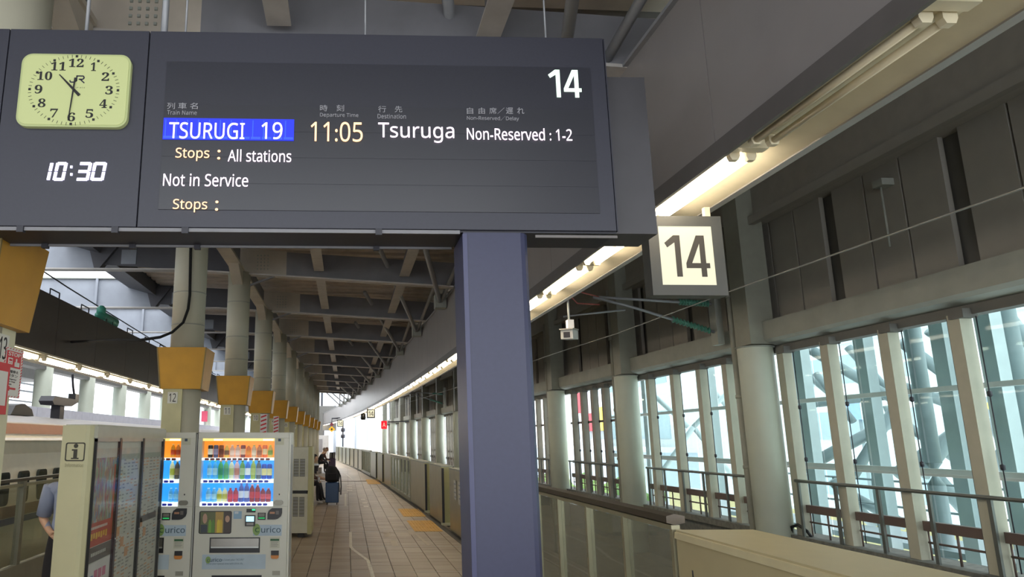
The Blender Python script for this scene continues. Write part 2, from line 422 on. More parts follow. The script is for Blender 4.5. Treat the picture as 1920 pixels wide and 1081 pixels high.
# round columns of the right wall, each with its pipe
ordn = ['nearest', 'second', 'third', 'fourth', 'fifth', 'sixth', 'seventh', 'eighth', 'ninth', 'tenth', 'eleventh', 'twelfth', 'thirteenth', 'fourteenth', 'fifteenth', 'sixteenth', 'seventeenth', 'eighteenth']
for i, Y in enumerate(COLY):
    x = RX(5.97, Y); Y -= .08
    lab = {1: 'pale round wall column just beyond the right edge of the view', 2: 'thick pale round column between the large windows at right, nearest in view', 3: 'pale round wall column left of the lattice windows, below the green insulators', 4: 'pale round wall column beside the security camera, next to the purple pillar'}.get(i, 'far pale round column of the right window wall beyond the purple pillar')
    t = thing('wall_column', lab, 'column', (x, Y, -1.2), None if 1 <= i <= 4 else 'far wall columns')
    MB().lathe((x, Y, -1.2), [(.235, 0), (.235, 4.3), (.235, 4.31)], 24).build('shaft', M_wcol, t)
    MB().lathe((x, Y, 3.1), [(.255, 0), (.255, .02)], 20).build('collar', M_lint, t)
    if i != 1: MB().box(x-.16, x+.2, Y-.2, Y+.2, 3.14, 5.6).build('upper_shaft', mat('upper_column_paint', '97998d', .5), t)
    mb = MB(); mb.tube([(x-.13, Y+.3, -1.2), (x-.13, Y+.3, 5.0)], .05, 8)
    for z in (.4, 1.4, 2.4, 3.9): mb.tube([(x-.13, Y+.3, z), (x-.13, Y+.3, z+.05)], .06, 8)
    if i != 1: mb.build('drain_pipe', mat('drain_pipe_paint', '9a9a8e', .5), t)
# handrails on the sill
for i in range(0, 6):
    Y0, Y1 = COLY[i]+.42, COLY[i+1]-.45
    lab = ['handrail outside the frame at right', 'grey handrail on the sill in front of the rightmost lattice windows', 'grey handrail on the sill between the two thick pale columns', 'grey handrail on the sill below the red sign seen through the windows', 'grey handrail on the sill just right of the purple pillar', 'grey handrail on the sill behind the purple pillar'][i]
    if i == 0: continue
    t = thing('handrail', lab, 'railing', (RX(6.1, Y0), Y0, .56), 'handrails on the right sill')
    if i == 1: Y0 = 5.9
    n = 8; mb = MB(); mb.tube([(RX(6.1, Y0+(Y1-Y0)*q/n), Y0+(Y1-Y0)*q/n, 1.27) for q in range(n+1)], .021, 8); mb.build('top_rail', M_rub, t)
    Y = Y1-.06
    while Y > Y0:
        MB().box(RX(6.1, Y)-.012, RX(6.1, Y)+.012, Y-.022, Y+.022, .56, 1.26).build('post', M_rub, t); Y -= .72
mb = MB(); mb.tube([(6.02, 10.0, .56), (6.0, 9.95, .66), (6.03, 9.85, .7), (6.08, 9.75, .63), (6.1, 9.7, .56)], .02, 6)
single(mb, 'cable_loop', M_black, 'small black cable loop on the sill at the foot of the thick column', 'cable')

# ---- roof
rf = sthing('ceiling')
def rz(X): return 5.0 - .058*(X+.0)
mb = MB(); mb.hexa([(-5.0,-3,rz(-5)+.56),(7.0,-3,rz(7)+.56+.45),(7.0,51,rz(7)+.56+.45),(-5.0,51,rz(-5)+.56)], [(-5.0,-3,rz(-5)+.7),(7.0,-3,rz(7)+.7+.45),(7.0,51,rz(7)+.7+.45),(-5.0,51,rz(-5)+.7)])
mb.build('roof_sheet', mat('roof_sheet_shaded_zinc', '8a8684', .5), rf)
mb = MB(); Y = 1.0
while Y < 50:
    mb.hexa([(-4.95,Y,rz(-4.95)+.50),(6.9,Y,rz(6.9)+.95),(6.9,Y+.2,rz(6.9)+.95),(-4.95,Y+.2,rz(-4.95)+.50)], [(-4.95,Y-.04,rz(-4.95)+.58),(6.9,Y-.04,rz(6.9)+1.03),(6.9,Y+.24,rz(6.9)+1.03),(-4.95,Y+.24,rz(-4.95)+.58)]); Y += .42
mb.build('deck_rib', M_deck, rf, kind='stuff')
mb = MB(); mb.hexa([(-5.75,-3,5.72),(-5.0,-3,5.5),(-5.0,51,5.5),(-5.75,51,5.72)], [(-5.75,-3,5.95),(-5.0,-3,6.0),(-5.0,51,6.0),(-5.75,51,5.95)]); mb.build('eave_gutter', mat('shaded_eave_paint', '56565c', .6), rf)
# far-left roof beyond the open strip
mb = MB(); mb.box(-16, -9.2, -3, 51, 6.1, 6.3); mb.build('far_roof_sheet', M_beam, rf)

BEY = [1.15, 5.5, 9.9, 14.3, 18.6, 22.95, 27.3, 31.6, 35.9, 40.2, 44.5, 48.8, 50.9]
for bi, Y in enumerate(BEY):
    lab = ['', 'roof beam crossing directly above the departure board', '', 'first roof beam seen under the departure board', 'second roof beam seen under the departure board', 'third roof beam beyond the departure board', 'fourth roof beam beyond the departure board'][bi] if bi < 7 else ''
    far = not lab
    t = thing('roof_beam', lab or 'far steel roof beam crossing high over the platform', 'beam', (0, Y, 5), 'far roof beams' if far else None)
    XR = RX(2.6, Y) if Y < 40 else RX(2.6, Y)
    # web, middle in the shaded tone
    xa, xb, xc = -3.4, -1.25, XR+.2
    def web(x0, x1, h0, h1, m, nm, th=.012):
        MB().hexa([(x0,Y-th,rz(x0)),(x1,Y-th,rz(x1)),(x1,Y+th,rz(x1)),(x0,Y+th,rz(x0))], [(x0,Y-th,rz(x0)+h0),(x1,Y-th,rz(x1)+h1),(x1,Y+th,rz(x1)+h1),(x0,Y+th,rz(x0)+h0)]).build(nm, m, t)
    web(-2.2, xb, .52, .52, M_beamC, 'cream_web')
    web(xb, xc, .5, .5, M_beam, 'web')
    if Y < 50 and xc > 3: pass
    web(-5.05, -2.2, .5, .52, mat('shaded_eave_paint', '56565c', .6), 'web'); bx(-4.6, -4.3, Y-.03, Y-.012, rz(-4.6)+.03, rz(-4.6)+.33).build('pale_plate', M_beamL, t)  # web near the eave: shade painted in as a darker tone
    # bottom flange
    MB().hexa([(-9.4,Y-.1,rz(-3.4)-.03),(-3.4,Y-.1,rz(-3.4)-.03),(-3.4,Y+.1,rz(-3.4)-.03),(-9.4,Y+.1,rz(-3.4)-.03)], [(-9.4,Y-.1,rz(-3.4)),(-3.4,Y-.1,rz(-3.4)),(-3.4,Y+.1,rz(-3.4)),(-9.4,Y+.1,rz(-3.4))]).build('flange', M_flange, t)
    MB().hexa([(-3.4,Y-.1,rz(-3.4)-.03),(xc,Y-.1,rz(xc)-.03),(xc,Y+.1,rz(xc)-.03),(-3.4,Y+.1,rz(-3.4)-.03)], [(-3.4,Y-.1,rz(-3.4)),(xc,Y-.1,rz(xc)),(xc,Y+.1,rz(xc)),(-3.4,Y+.1,rz(-3.4))]).build('flange', M_flange, t)
    # deep web over the open strip at left, coloured as if daylit
    z0 = rz(-3.4)
    MB().prism([(-9.4, z0), (-5.1, z0), (-5.22, z0+.5), (-5.7, z0+.74), (-9.4, z0+.74)], 'y', Y-.012, Y+.012).build('pale_web', M_beamL, t)
    mb = MB(); mb.box(-9.4, -5.65, Y-.09, Y+.09, z0+.74, z0+.765); mb.build('top_flange', M_lint, t)
    mb = MB()
    for X in (-6.55,): mb.box(X-.03, X+.03, Y-.1, Y-.012, z0, z0+.74)
    mb.build('stiffener', M_beamL, t)
    MB().hexa([(-5.11,Y-.1,z0),(-5.0,Y-.1,z0),(-5.0,Y+.1,z0),(-5.11,Y+.1,z0)], [(-5.26,Y-.1,z0+.5),(-4.6,Y-.1,z0+.55),(-4.6,Y+.1,z0+.55),(-5.26,Y+.1,z0+.5)]).build('end_bracket', mat('shaded_eave_paint', '56565c', .6), t)
    if bi < 9:
        mb = MB()
        for q in range(4):
            for r_ in range(5): mb.box(-1.85+q*.07, -1.825+q*.07, Y-.03, Y-.012, rz(-1.8)+.1+r_*.07, rz(-1.8)+.125+r_*.07)
        mb.build('splice_bolt', M_lint, t, kind='stuff')
        # haunch plates either side of the column line
        for s_ in (-1, 1):
            mb = MB(); xx = -2.2
            mb.hexa([(xx+.1,Y-.04,rz(xx)-.28),(xx+.14,Y-.04,rz(xx)-.3),(xx+.14,Y+.04,rz(xx)-.3),(xx+.1,Y+.04,rz(xx)-.28)], [(xx+.7,Y-.04,rz(xx)-.05),(xx+.78,Y-.04,rz(xx)-.05),(xx+.78,Y+.04,rz(xx)-.05),(xx+.7,Y+.04,rz(xx)-.05)])
        mb.build('haunch_brace', M_beam, t)
# longitudinal girders
mb = MB()
for i in range(len(BEY)-1):
    Y0, Y1 = BEY[i]+.12, BEY[i+1]-.12
    for X, lab in ((-.58, 'a'), (1.15, 'b')):
        if X > RX(2.3, Y1): continue
        t = thing('roof_girder', ('lengthwise roof girder with pale flange, nearer the columns' if X < 0 else 'lengthwise roof girder with pale flange, nearer the lamp fascia') , 'beam', (X, Y0, rz(X)), 'lengthwise girders left of centre' if X < 0 else 'lengthwise girders right of centre')
        MB().box(X-.01, X+.01, Y0, Y1, rz(X)+.14, rz(X)+.5).build('web', M_beam, t)
        MB().box(X-.1, X+.1, Y0, Y1, rz(X)+.12, rz(X)+.14).build('flange', M_flange, t)
    X = -2.2
    t = thing('column_girder', 'lengthwise girder with bolted gussets over the column row', 'beam', (X, Y0, 5), 'girders over the column row')
    MB().box(X-.012, X+.012, Y0, Y1, rz(X)+.05, rz(X)+.5).build('web', M_beam, t)
    MB().box(X-.13, X+.13, Y0, Y1, rz(X)+.0, rz(X)+.05).build('flange', M_beamC, t)
    for s_, yy in ((1, Y0), (-1, Y1)):
        MB().prism([(yy, rz(X)-.3), (yy+s_*.05, rz(X)-.3), (yy+s_*.75, rz(X)), (yy, rz(X))], 'x', X-.1, X+.1).build('gusset', M_beamC, t)

# ---- fascia right with lamp tray
fa = sthing('trim_3')
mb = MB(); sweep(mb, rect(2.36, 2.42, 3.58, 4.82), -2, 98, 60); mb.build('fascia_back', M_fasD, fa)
# individual fascia panels
PL = 1.8; Y = -1.2; k = 0
while Y < 96:
    Y1 = Y + PL
    a, b = Y+.005, Y1-.005
    MB().hexa([(RX(2.34,a),a,3.60),(RX(2.34,b),b,3.60),(RX(2.37,b),b,3.60),(RX(2.37,a),a,3.60)], [(RX(2.34,a),a,4.84),(RX(2.34,b),b,4.84),(RX(2.37,b),b,4.84),(RX(2.37,a),a,4.84)]).build('fascia_panel', M_fas, fa)
    Y = Y1
mb = MB(); sweep(mb, rect(2.3, 2.44, 4.84, 4.87), -2, 98, 60); mb.build('fascia_cap', M_pipe, fa)
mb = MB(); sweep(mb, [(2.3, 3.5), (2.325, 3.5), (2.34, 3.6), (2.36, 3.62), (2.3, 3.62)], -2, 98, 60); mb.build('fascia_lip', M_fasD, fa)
mb = MB(); sweep(mb, [(2.33, 3.585), (2.62, 3.585), (2.78, 3.54), (2.78, 3.60), (2.33, 3.62)], -2, 98, 60); mb.build('lamp_tray', M_lightW, fa)
mb = MB(); sweep(mb, [(2.78, 3.53), (2.84, 3.53), (2.84, 3.7), (2.78, 3.7)], -2, 98, 60); mb.build('tray_edge', M_fas, fa)
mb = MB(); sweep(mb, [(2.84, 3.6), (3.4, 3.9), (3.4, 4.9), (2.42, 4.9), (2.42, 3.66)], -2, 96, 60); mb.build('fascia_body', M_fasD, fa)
# ---- fascia left
fb = sthing('trim_4')
bx(-5.15, -4.64, -2, 60, 3.101, 3.995).build('fascia_back', mat('left_fascia_dark', '4d4743', .4, .3), fb)
Y = -1.2
while Y < 58:
    bx(-4.64, -4.6, Y+.005, Y+1.795, 3.092, 4.013).build('fascia_panel', mat('left_fascia_panel', '5b534e', .32, .3, var=.05), fb); Y += 1.8
bx(-4.87, -4.585, -2, 60, 3.074, 3.101).build('lamp_tray', M_lightW, fb)
bx(-5.1, -4.87, -2, 60, 3.03, 3.074).build('lamp_tray', M_lightW, fb)
mb = MB()
for i in range(14):
    Y = 9.8 + i*1.35
    mb.tube([(-4.66, Y, 3.995), (-4.66, Y, 4.128), (-4.66, Y+.37, 4.128), (-4.66, Y+.37, 3.995)], .012, 5)
mb.build('guard_hoop', M_dark, fb)

# ---- lamps: twin fluorescent fittings
def make_lamp(on):
    t = thing('fluorescent_lamp', 'x', 'lamp', (0, 0, 0))
    bx(-.085, .085, -.66, .66, .02, .055).build('housing', M_lightW, t)
    mb = MB(); mb.box(-.11, .11, -.73, -.66, .0, .055); mb.build('mount_plate', M_lightW, t)
    for s_ in (-1, 1):
        MB().tube([(s_*.052, -.62, -.012), (s_*.052, .62, -.012)], .021, 10).build('tube', M_tubeOn if on else M_tubeOff, t)
        for e in (-1, 1):
            MB().prism([(s_*.052-.032, .03), (s_*.052-.032, -.015), (s_*.052-.02, -.04), (s_*.052+.02, -.04), (s_*.052+.032, -.015), (s_*.052+.032, .03)], 'y', e*.62-.02, e*.62+.02).build('lamp_socket', M_lightW, t)
    return t
Lon = make_lamp(True); Loff = make_lamp(False)
Loff['label'] = 'unlit twin-tube lamp at the upper right corner'
lams = ['lit twin-tube lamp between the unlit lamp and the square 14 sign', 'lit twin-tube lamp just left of the nearest square 14 sign', 'lit twin-tube lamp ending at the right edge of the purple pillar', 'lit twin-tube lamp hidden behind the purple pillar']
put(Loff, (RX(2.44, 3.24), 3.24, 3.525), RA(3.24), 'unlit twin-tube lamp at the upper right corner', 'lamp')
KID[Loff.name] = list(Loff.children)
i = 0; Y = 4.72; first = True
KID[Lon.name] = list(Lon.children)
o = copy_tree(Loff); put(o, (RX(2.44, 1.74), 1.74, 3.525), 0, 'unlit twin-tube lamp just above the view', 'lamp')
while Y < 94:
    o = Lon if i == 0 else copy_tree(Lon)
    lab = lams[i] if i < 4 else ('lit twin-tube lamp, %s visible one left of the purple pillar' % ordn[i-5] if 5 < i < 12 else 'lit twin-tube lamp just left of the purple pillar' if i == 5 else 'far lit twin-tube lamp in the bright row under the curved fascia')
    put(o, (RX(2.44, Y), Y, 3.525), RA(Y), lab, 'lamp', 'fluorescent lamps under the right fascia'); 
    i += 1; Y += 1.46
Y = 4.3; i = 0
while Y < 58:
    o = copy_tree(Lon)
    put(o, (-4.72, Y, 3.03), 0, 'lit twin-tube lamp beside the emergency stop sign' if 9.9 < Y < 11.3 else 'lit twin-tube lamp under the dark left fascia', 'lamp', 'fluorescent lamps under the left fascia'); Y += 1.5

# ---- struts from fascia to roof
strut_i = 0
for n, Yn in enumerate([2.8, 7.2, 11.6, 15.4, 19.7, 24.2, 29.0, 33.2, 37.5, 41.8, 46.1, 50.5, 54.6, 58.6, 62.6]):
    xn = RX(2.3, Yn)
    t = thing('roof_strut', ['strut pair outside the view', 'pair of grey struts rising above the right end of the board', 'pair of grey struts hidden behind the board', 'grey strut pair nearest under the board', 'grey strut pair meeting at the first node plate on the fascia'][n] if n < 5 else 'far grey V-shaped strut pair on the curved fascia', 'strut', (xn, Yn, 4.8), 'roof struts')
    for X2, Y2, r in ((xn-1.45, Yn-6.6, .05), (xn-.02, Yn-4.4, .045)):
        if Y2 < 0: Y2 = Yn - 1.5
        Y2 = min(Y2, 50.8)
        MB().tube([(xn-.1, Yn, 4.75), (X2, Y2, rz(X2)+.45)], r, 8).build('pipe', M_pipe, t)
    MB().box(xn-.22, xn+.02, Yn-.14, Yn+.14, 4.62, 4.92).build('node_plate', M_lint, t)

# ================================================================== COLUMNS ROW LEFT
def left_column(Y, num, lab, grp):
    X = -2.215 + .004*(Y-9.9)
    if Y < 6: X = -2.3
    t = thing('platform_column', lab, 'column', (X, Y, 0), grp)
    top = rz(X)
    MB().lathe((X, Y, 3.0), [(.225 if Y > 6 else .31, 0), (.225 if Y > 6 else .31, top-3.0)], 24).build('shaft', M_col, t)
    b = MB().lathe((X, Y, 0), [(.215, 0), (.215, 2.5)], 24).build('lower_shaft', M_col, t)
    if Y > 6: MB().box(X-.235, X+.02, Y-.25, Y+.1, 0, 2.55).build('cladding', mat('cream_pillar_cladding', 'b9b58c', .5), t)
    d0, d1 = .27, .325
    z0, z1 = 2.47, 3.02
    MB().hexa([(X-d0,Y-d0,z0),(X+d0,Y-d0,z0),(X+d0,Y+d0,z0),(X-d0,Y+d0,z0)], [(X-d1,Y-d1,z1),(X+d1,Y-d1,z1),(X+d1,Y+d1,z1),(X-d1,Y+d1,z1)]).build('gold_box', M_yel, t)
    mb = MB()
    for s_ in (-1, 1):
        mb.hexa([(X+s_*d0-.008,Y-d0-.006,z0),(X+s_*d0+.008,Y-d0-.006,z0),(X+s_*d0+.008,Y-d0+.01,z0),(X+s_*d0-.008,Y-d0+.01,z0)], [(X+s_*d1-.008,Y-d1-.006,z1),(X+s_*d1+.008,Y-d1-.006,z1),(X+s_*d1+.008,Y-d1+.01,z1),(X+s_*d1-.008,Y-d1+.01,z1)])
    mb.build('box_edge', M_yelD, t)
    mb = MB()
    for z in (4.5, 3.8, 3.35): mb.lathe((X, Y, z), [(.229, 0), (.229, .014)], 24)
    if Y < 25: mb.build('band', mat('band_steel', '9a9a92', .4, .3), t)
    if num:
        px = X-.1; mp = mat('number_plate_pale', 'cfcfc4', .5)
        if Y > 6:
            MB().box(px-.065, px+.065, Y-.262, Y-.25, 2.28, 2.43).build('number_plate', mp, t)
            lettering(num, (px-.045, Y-.2622, 2.41), (px+.045, Y-.2622, 2.30), M_ink, t, .002)
        else:   # plate on the side that faces the middle of the platform
            MB().box(X-.21, X+.21, Y-.25, Y+.22, 0, 2.56).build('cladding', M_cream, t)
            MB().box(X+.21, X+.216, Y-.02, Y+.13, 2.26, 2.43).build('number_plate', mp, t)
            lettering(num, (X+.2165, Y+.01, 2.415), (X+.2165, Y+.10, 2.28), M_ink, t, .002)
    return t
CY_ = [4.33, 9.95, 14.3, 18.6, 22.95, 27.3, 31.6, 35.9, 40.2, 44.5, 48.8]
nums = ['13', '12', '11', '10', '9', '8', '7'] + [None]*10
for i, Y in enumerate(CY_):
    lab = ['platform column at the left edge with plate 13 and gold box', 'large round platform column with gold box and plate 12, behind the vending machines', 'platform column with gold box and plate 11', 'platform column with gold box and plate 10'][i] if i < 4 else 'far round platform column with gold box in the receding row'
    left_column(Y, nums[i], lab, 'far platform columns' if i >= 4 else None)
# cable on column 12
mb = MB(); mb.tube([(-2.18,9.70,5.0),(-2.18,9.70,4.34),(-2.16,9.70,3.75),(-2.17,9.69,3.55),(-2.22,9.66,3.36),(-2.35,9.62,3.22),(-2.5,9.6,3.15),(-2.8,9.75,3.13),(-3.6,11.0,3.3),(-4.59,12.0,3.4)], .02, 6)
single(mb, 'power_cable', mat('cable_rubber', '1a1a1a', 1.0, var=0), 'black cable running down column 12 and across to the left fascia', 'cable')

# vertical banners / warning signs on far columns (red-white hatched)
for (px, Y) in ((506, 18.32), (519, 22.68)):
    c = at(px, 797, Y); c.x = -2.19 if px == 519 else -2.08; t = thing('warning_notice', 'red and white hatched notice on a column, %s of the pair' % ('left' if px == 506 else 'right'), 'sign', (c.x, Y, c.z-.3))
    MB().box(c.x-.085, c.x+.085, Y-.01, Y+.01, c.z-.28, c.z+.28).build('board', M_white, t)
    mb = MB()
    for q in range(5): 
        z = c.z-.22+q*.1; mb.hexa([(c.x-.07,Y-.013,z),(c.x+.07,Y-.013,z+.05),(c.x+.07,Y-.0101,z+.05),(c.x-.07,Y-.0101,z)], [(c.x-.07,Y-.013,z+.04),(c.x+.07,Y-.013,z+.09),(c.x+.07,Y-.0101,z+.09),(c.x-.07,Y-.0101,z+.04)])
    mb.build('hatching', mat('warning_red', 'c8323a', .5), t)

# ================================================================== PLATFORM SCREEN BARRIER, right
GP = 'platform screen barrier on the right'
def arc(mb, c0, c1, z0, z1, Y0, Y1, n=4): return sweep(mb, rect(c0, c1, z0, z1), Y0, Y1, n)
# nearest: long cream door case
t = thing('barrier_door_case', 'long cream barrier case with a bead along its top edge, lower right corner', 'barrier', (2.3, 1, 0))
mb = MB(); sweep(mb, [(2.28, 0), (2.82, 0), (2.82, 1.2), (2.28, 1.2)], -1.5, 5.1, 6); mb.build('body', mat('door_case_cream', 'b5a983', .45, var=.03), t)
mb = MB(); sweep(mb, [(2.262, 1.145), (2.285, 1.145), (2.285, 1.19), (2.268, 1.185)], -1.5, 5.09, 6); mb.build('bead', mat('door_case_bead', 'c2b78f', .4), t)
mb = MB(); arc(mb, 2.27, 2.29, 0, .08, -1.5, 5.1); mb.build('kick_strip', M_dark, t)
mb = MB(); mb.lathe((2.27, 4.9, .95), [(.012, -.02), (.012, .02)], 8); mb.build('lock', M_dark, t)
# glazed screens with broad handrail 5.1 - 8.5 and on behind the pillar
def screen(Y0, Y1, n, label, rail=True, gm=None):
    t = thing('barrier_screen', label, 'barrier', (RX(2.28, Y0), Y0, 0))
    if rail:
        mb = MB(); sweep(mb, [(2.24, 1.24), (2.3, 1.225), (2.37, 1.24), (2.37, 1.285), (2.3, 1.3), (2.24, 1.285)], Y0, Y1, 6); mb.build('handrail', M_steel if Y0 > 10 else mat('dark_bronze_rail', '5c554c', .25, .7), t)
        mb = MB(); arc(mb, 2.27, 2.33, 1.19, 1.225, Y0, Y1); mb.build('under_rail', M_steel, t)
    mb = MB(); arc(mb, 2.26, 2.34, 0, .12, Y0, Y1); mb.build('base_rail', M_steel, t)
    dY = (Y1-Y0)/n
    for q in range(n+1):
        Y = Y0+q*dY; x = RX(2.28, Y)
        wq = .045
        MB().box(x-.015, x+.05, Y-wq/2, Y+wq/2, .1, 1.2).build('post', M_steel, t)
        if q < n:
            a, b = Y+.03, Y+dY-.03; xa, xb = RX(2.3, a), RX(2.3, b)
            MB().hexa([(xa,a,.14),(xb,b,.14),(xb+.008,b,.14),(xa+.008,a,.14)], [(xa,a,1.18),(xb,b,1.18),(xb+.008,b,1.18),(xa+.008,a,1.18)]).build('pane', gm or M_glassBar, t)
    return t
screen(5.14, 8.7, 4, 'glazed barrier screen with bronze handrail, right of the purple pillar')
screen(8.75, 12.6, 4, 'glazed barrier screen hidden behind the purple pillar')
def case(Y0, Y1, label, notices=False):
    t = thing('barrier_case', label, 'barrier', (RX(2.28, Y0), Y0, 0))
    mb = MB(); arc(mb, 2.28, 2.52, .03, 1.22, Y0, Y1); mb.build('body', M_steel, t)
    mb = MB(); arc(mb, 2.275, 2.54, 1.22, 1.25, Y0, Y1); mb.build('top_cap', M_lint, t)
    # painted end post towards the camera and the far post
    x = RX(2.28, Y0)
    MB().box(x, x+.24, Y0-.06, Y0, .03, 1.22).build('end_post', M_creamD, t)
    MB().box(x, x+.05, Y0-.09, Y0-.06, .03, 1.2).build('edge_strip', M_dark, t)
    MB().box(x-.02, x+.3, Y0-.16, Y0, 0, .05).build('base_plate', M_cream, t)
    if notices:
        for (yy, zz, a, b) in ((13.3, .72, .32, .4), (13.95, .82, .4, .42), (14.5, .85, .3, .36)):
            xx = RX(2.28, yy)-.004; mbn = MB(); mbn.box(xx-.002, xx+.001, yy-a/2, yy+a/2, zz-b/2, zz+b/2); mbn.build('notice', mat('paper_notice', 'c9c7bc', .6), t)
            m2 = MB()
            for q in range(4): m2.box(xx-.004, xx-.002, yy-a/2+.04, yy+a/2-.04-.05*(q % 2), zz+b/2-.08-q*.08, zz+b/2-.055-q*.08)
            m2.build('printed_line', M_grey, t)
    return t
case(12.75, 15.2, 'steel barrier case with paper notices, just left of the purple pillar', True)
case(16.3, 18.2, 'narrow steel barrier case between the two nearest yellow floor strips')
case(19.1, 22.2, 'steel barrier case behind the far one of the two near yellow floor strips')
screen(22.35, 28.3, 6, 'barrier screen of narrow panes and steel posts beyond the near cases', True, M_glassBar)
case(28.5, 31.1, 'far steel barrier case before the distant yellow floor strip')
case(32.0, 34.3, 'far steel barrier case beside the distant yellow floor strip')
case(35.2, 38.0, 'far steel barrier case just beyond the distant yellow floor strip')
screen(38.2, 43.6, 6, 'far barrier screen of narrow panes near the bend')
for q, Y in enumerate([44, 47, 50.4, 54, 57.6, 61.2, 65]):
    o = case(Y, Y+2.7 if q else Y+2.4, 'distant barrier case at the bend of the platform'); o['group'] = 'distant barrier cases'
# closed sliding leaves in the gaps, set back behind the cases
def leaf(Y0, Y1, label, grp=None):
    t = thing('barrier_door', label, 'door', (RX(2.5, Y0), Y0, 0), grp)
    mb = MB(); arc(mb, 2.45, 2.5, .06, 1.16, Y0, Y1, 2); mb.build('leaf', mat('door_leaf_cream', 'aca47c', .4), t)
    mb = MB(); arc(mb, 2.445, 2.455, .3, 1.0, Y0+.15, Y1-.15, 2); mb.build('inset_panel', M_steel, t)
leaf(15.22, 16.1, 'recessed barrier door at the nearest yellow floor strip')
leaf(18.24, 18.92, 'recessed barrier door at the second yellow floor strip')
leaf(31.14, 31.82, 'far recessed barrier door before the distant case'); leaf(34.34, 35.02, 'far recessed barrier door after the distant case')

# yellow tactile strips: tiles set in the floor
def tactile(Y0, Y1, c0, lab):
    mb = MB(); n = 2
    t = thing('tactile_strip', lab, 'tactile paving', (RX(c0, Y0), Y0, 0))
    cc = c0
    for i in range(2):
        for j in range(max(1, int(round((Y1-Y0)/.6)))):
            a = Y0 + j*(Y1-Y0)/max(1, round((Y1-Y0)/.6)); b = a + (Y1-Y0)/max(1, round((Y1-Y0)/.6)) - .006
            xa = RX(c0, Y0)+i*.29
            m2 = MB(); m2.box(xa, xa+.284, a, b, .0005, .004)
            for q in range(4): m2.box(xa+.03+q*.065, xa+.055+q*.065, a+.02, b-.02, .004, .008)
            m2.build('tile', M_tact, t)
tactile(15.15, 17.15, 1.55, 'yellow tactile floor strip beside the second steel case, nearest')
tactile(18.05, 20.05, 1.62, 'second yellow tactile floor strip on the tiles')
tactile(31.2, 34.9, 1.6, 'distant yellow tactile floor strip on the tiles')
# drain / kerb strip by the barrier
mb = MB(); sweep(mb, rect(2.16, 2.28, 0, .006), 12.5, 60, 20); mb.build('edge_strip', mat('dark_edge_tile', '57534c', .7), fl)

# ================================================================== DEPARTURE BOARD AND ITS PILLAR
BY = 3.8
t = board = thing('departure_board', 'wide dark overhead train departure board with clocks at its left end', 'departure board', (-.2, BY, 2.93))
BZ0, BZ1 = 2.94, 4.12
xs = [-3.2, at(17,52,BY).x-.002, at(277,57,BY).x+.0, at(1134,75,BY).x]
xs[1] = -1.955; xs[2] = -1.155; xs[3] = 1.5
bx(-3.2, 1.5, BY+.02, BY+.35, BZ0, BZ1).build('cabinet', M_dark, t)
for a, b, n in zip(xs, xs[1:], range(3)):
    o = bx(a+.003, b-.003, BY, BY+.02, BZ0, BZ1+.003).build('front_panel', M_board, t, .003)
bx(xs[2]+.11, 1.41, BY-.004, BY, 3.04, 3.93).build('screen', M_board2, t)
for k, (a, b) in enumerate(((3.04, 3.19), (3.195, 3.345), (3.35, 3.5), (3.505, 3.66))):
    bx(xs[2]+.115, 1.405, BY-.006, BY-.004, a, b).build('led_module_row', mat('led_module', '2f3037', .3, var=.06, scale=200), t)
bx(1.5, 1.506, BY, BY+.35, BZ0, BZ1).build('end_plate', M_board, t)
# light box behind: narrow link panel towards the fascia
bx(1.53, 1.78, BY+.12, BY+.4, 2.96, 3.94).build('link_panel', mat('link_panel_grey', '47464a', .5), t)
# under rails and clamps
for yy, zz in ((BY+.005, 2.925), (BY+.33, 2.925)):
    bx(-3.2, .62, yy, yy+.012, zz-.008, zz+.012).build('under_rail', mat('rail_grey', '7c7c80', .5), t)
    for px in (-1.78, -1.27, -.89, .17):
        bx(px-.018, px+.018, yy-.012, yy+.02, zz-.02, zz+.014).build('clamp', M_dark, t)
bx(1.04, 1.5, BY+.005, BY+.017, 2.9, 2.915).build('under_rail', M_fasD, t)
bx(-3.2, 1.5, BY+.02, BY+.33, 2.93, 2.94).build('underside', M_dark, t)
# top fixings and hangers
for px in (-1.6, -1.02, -.1, .9):
    bx(px-.06, px+.06, BY+.05, BY+.1, BZ1+.003, BZ1+.012).build('top_fixing', M_alu, t)
for px, r in ((-1.6, .012), (-1.13, .022), (-1.0, .007), (.1, .006), (1.22, .006)):
    MB().tube([(px, BY+.2, BZ1), (px, BY+.2, 5.0)], r, 6).build('hanger', M_pipe, t)
def P(px, py, Y=BY-.001): return at(px, py, Y)
def brd(s, x0, y0, x1, y1, m, name='lettering', depth=.005, bold=0): return lettering(s, P(x0, y0, BY-.006), P(x1, y1, BY-.006), m, t, depth, name, bold)
# printed captions
brd('列', 314, 193, 328, 205, M_grey); brd('車', 335, 193, 350, 205, M_grey); brd('名', 357, 193, 371, 205, M_grey); brd('Train Name', 314, 207, 369, 216, M_grey)
brd('時', 600, 197, 614, 209, M_grey); brd('刻', 631, 197, 645, 209, M_grey); brd('Departure Time', 600, 212, 672, 222, M_grey)
brd('行', 709, 199, 724, 211, M_grey); brd('先', 740, 199, 754, 211, M_grey); brd('Destination', 708, 214, 761, 223, M_grey)
for s_, a, b in (('自', 875, 887), ('由', 897, 909), ('席', 917, 931), ('／', 932, 946), ('遅', 948, 962), ('れ', 969, 983)): brd(s_, a, 202, b, 214, M_grey)
brd('Non-Reserved／Delay', 875, 217, 973, 228, M_grey)
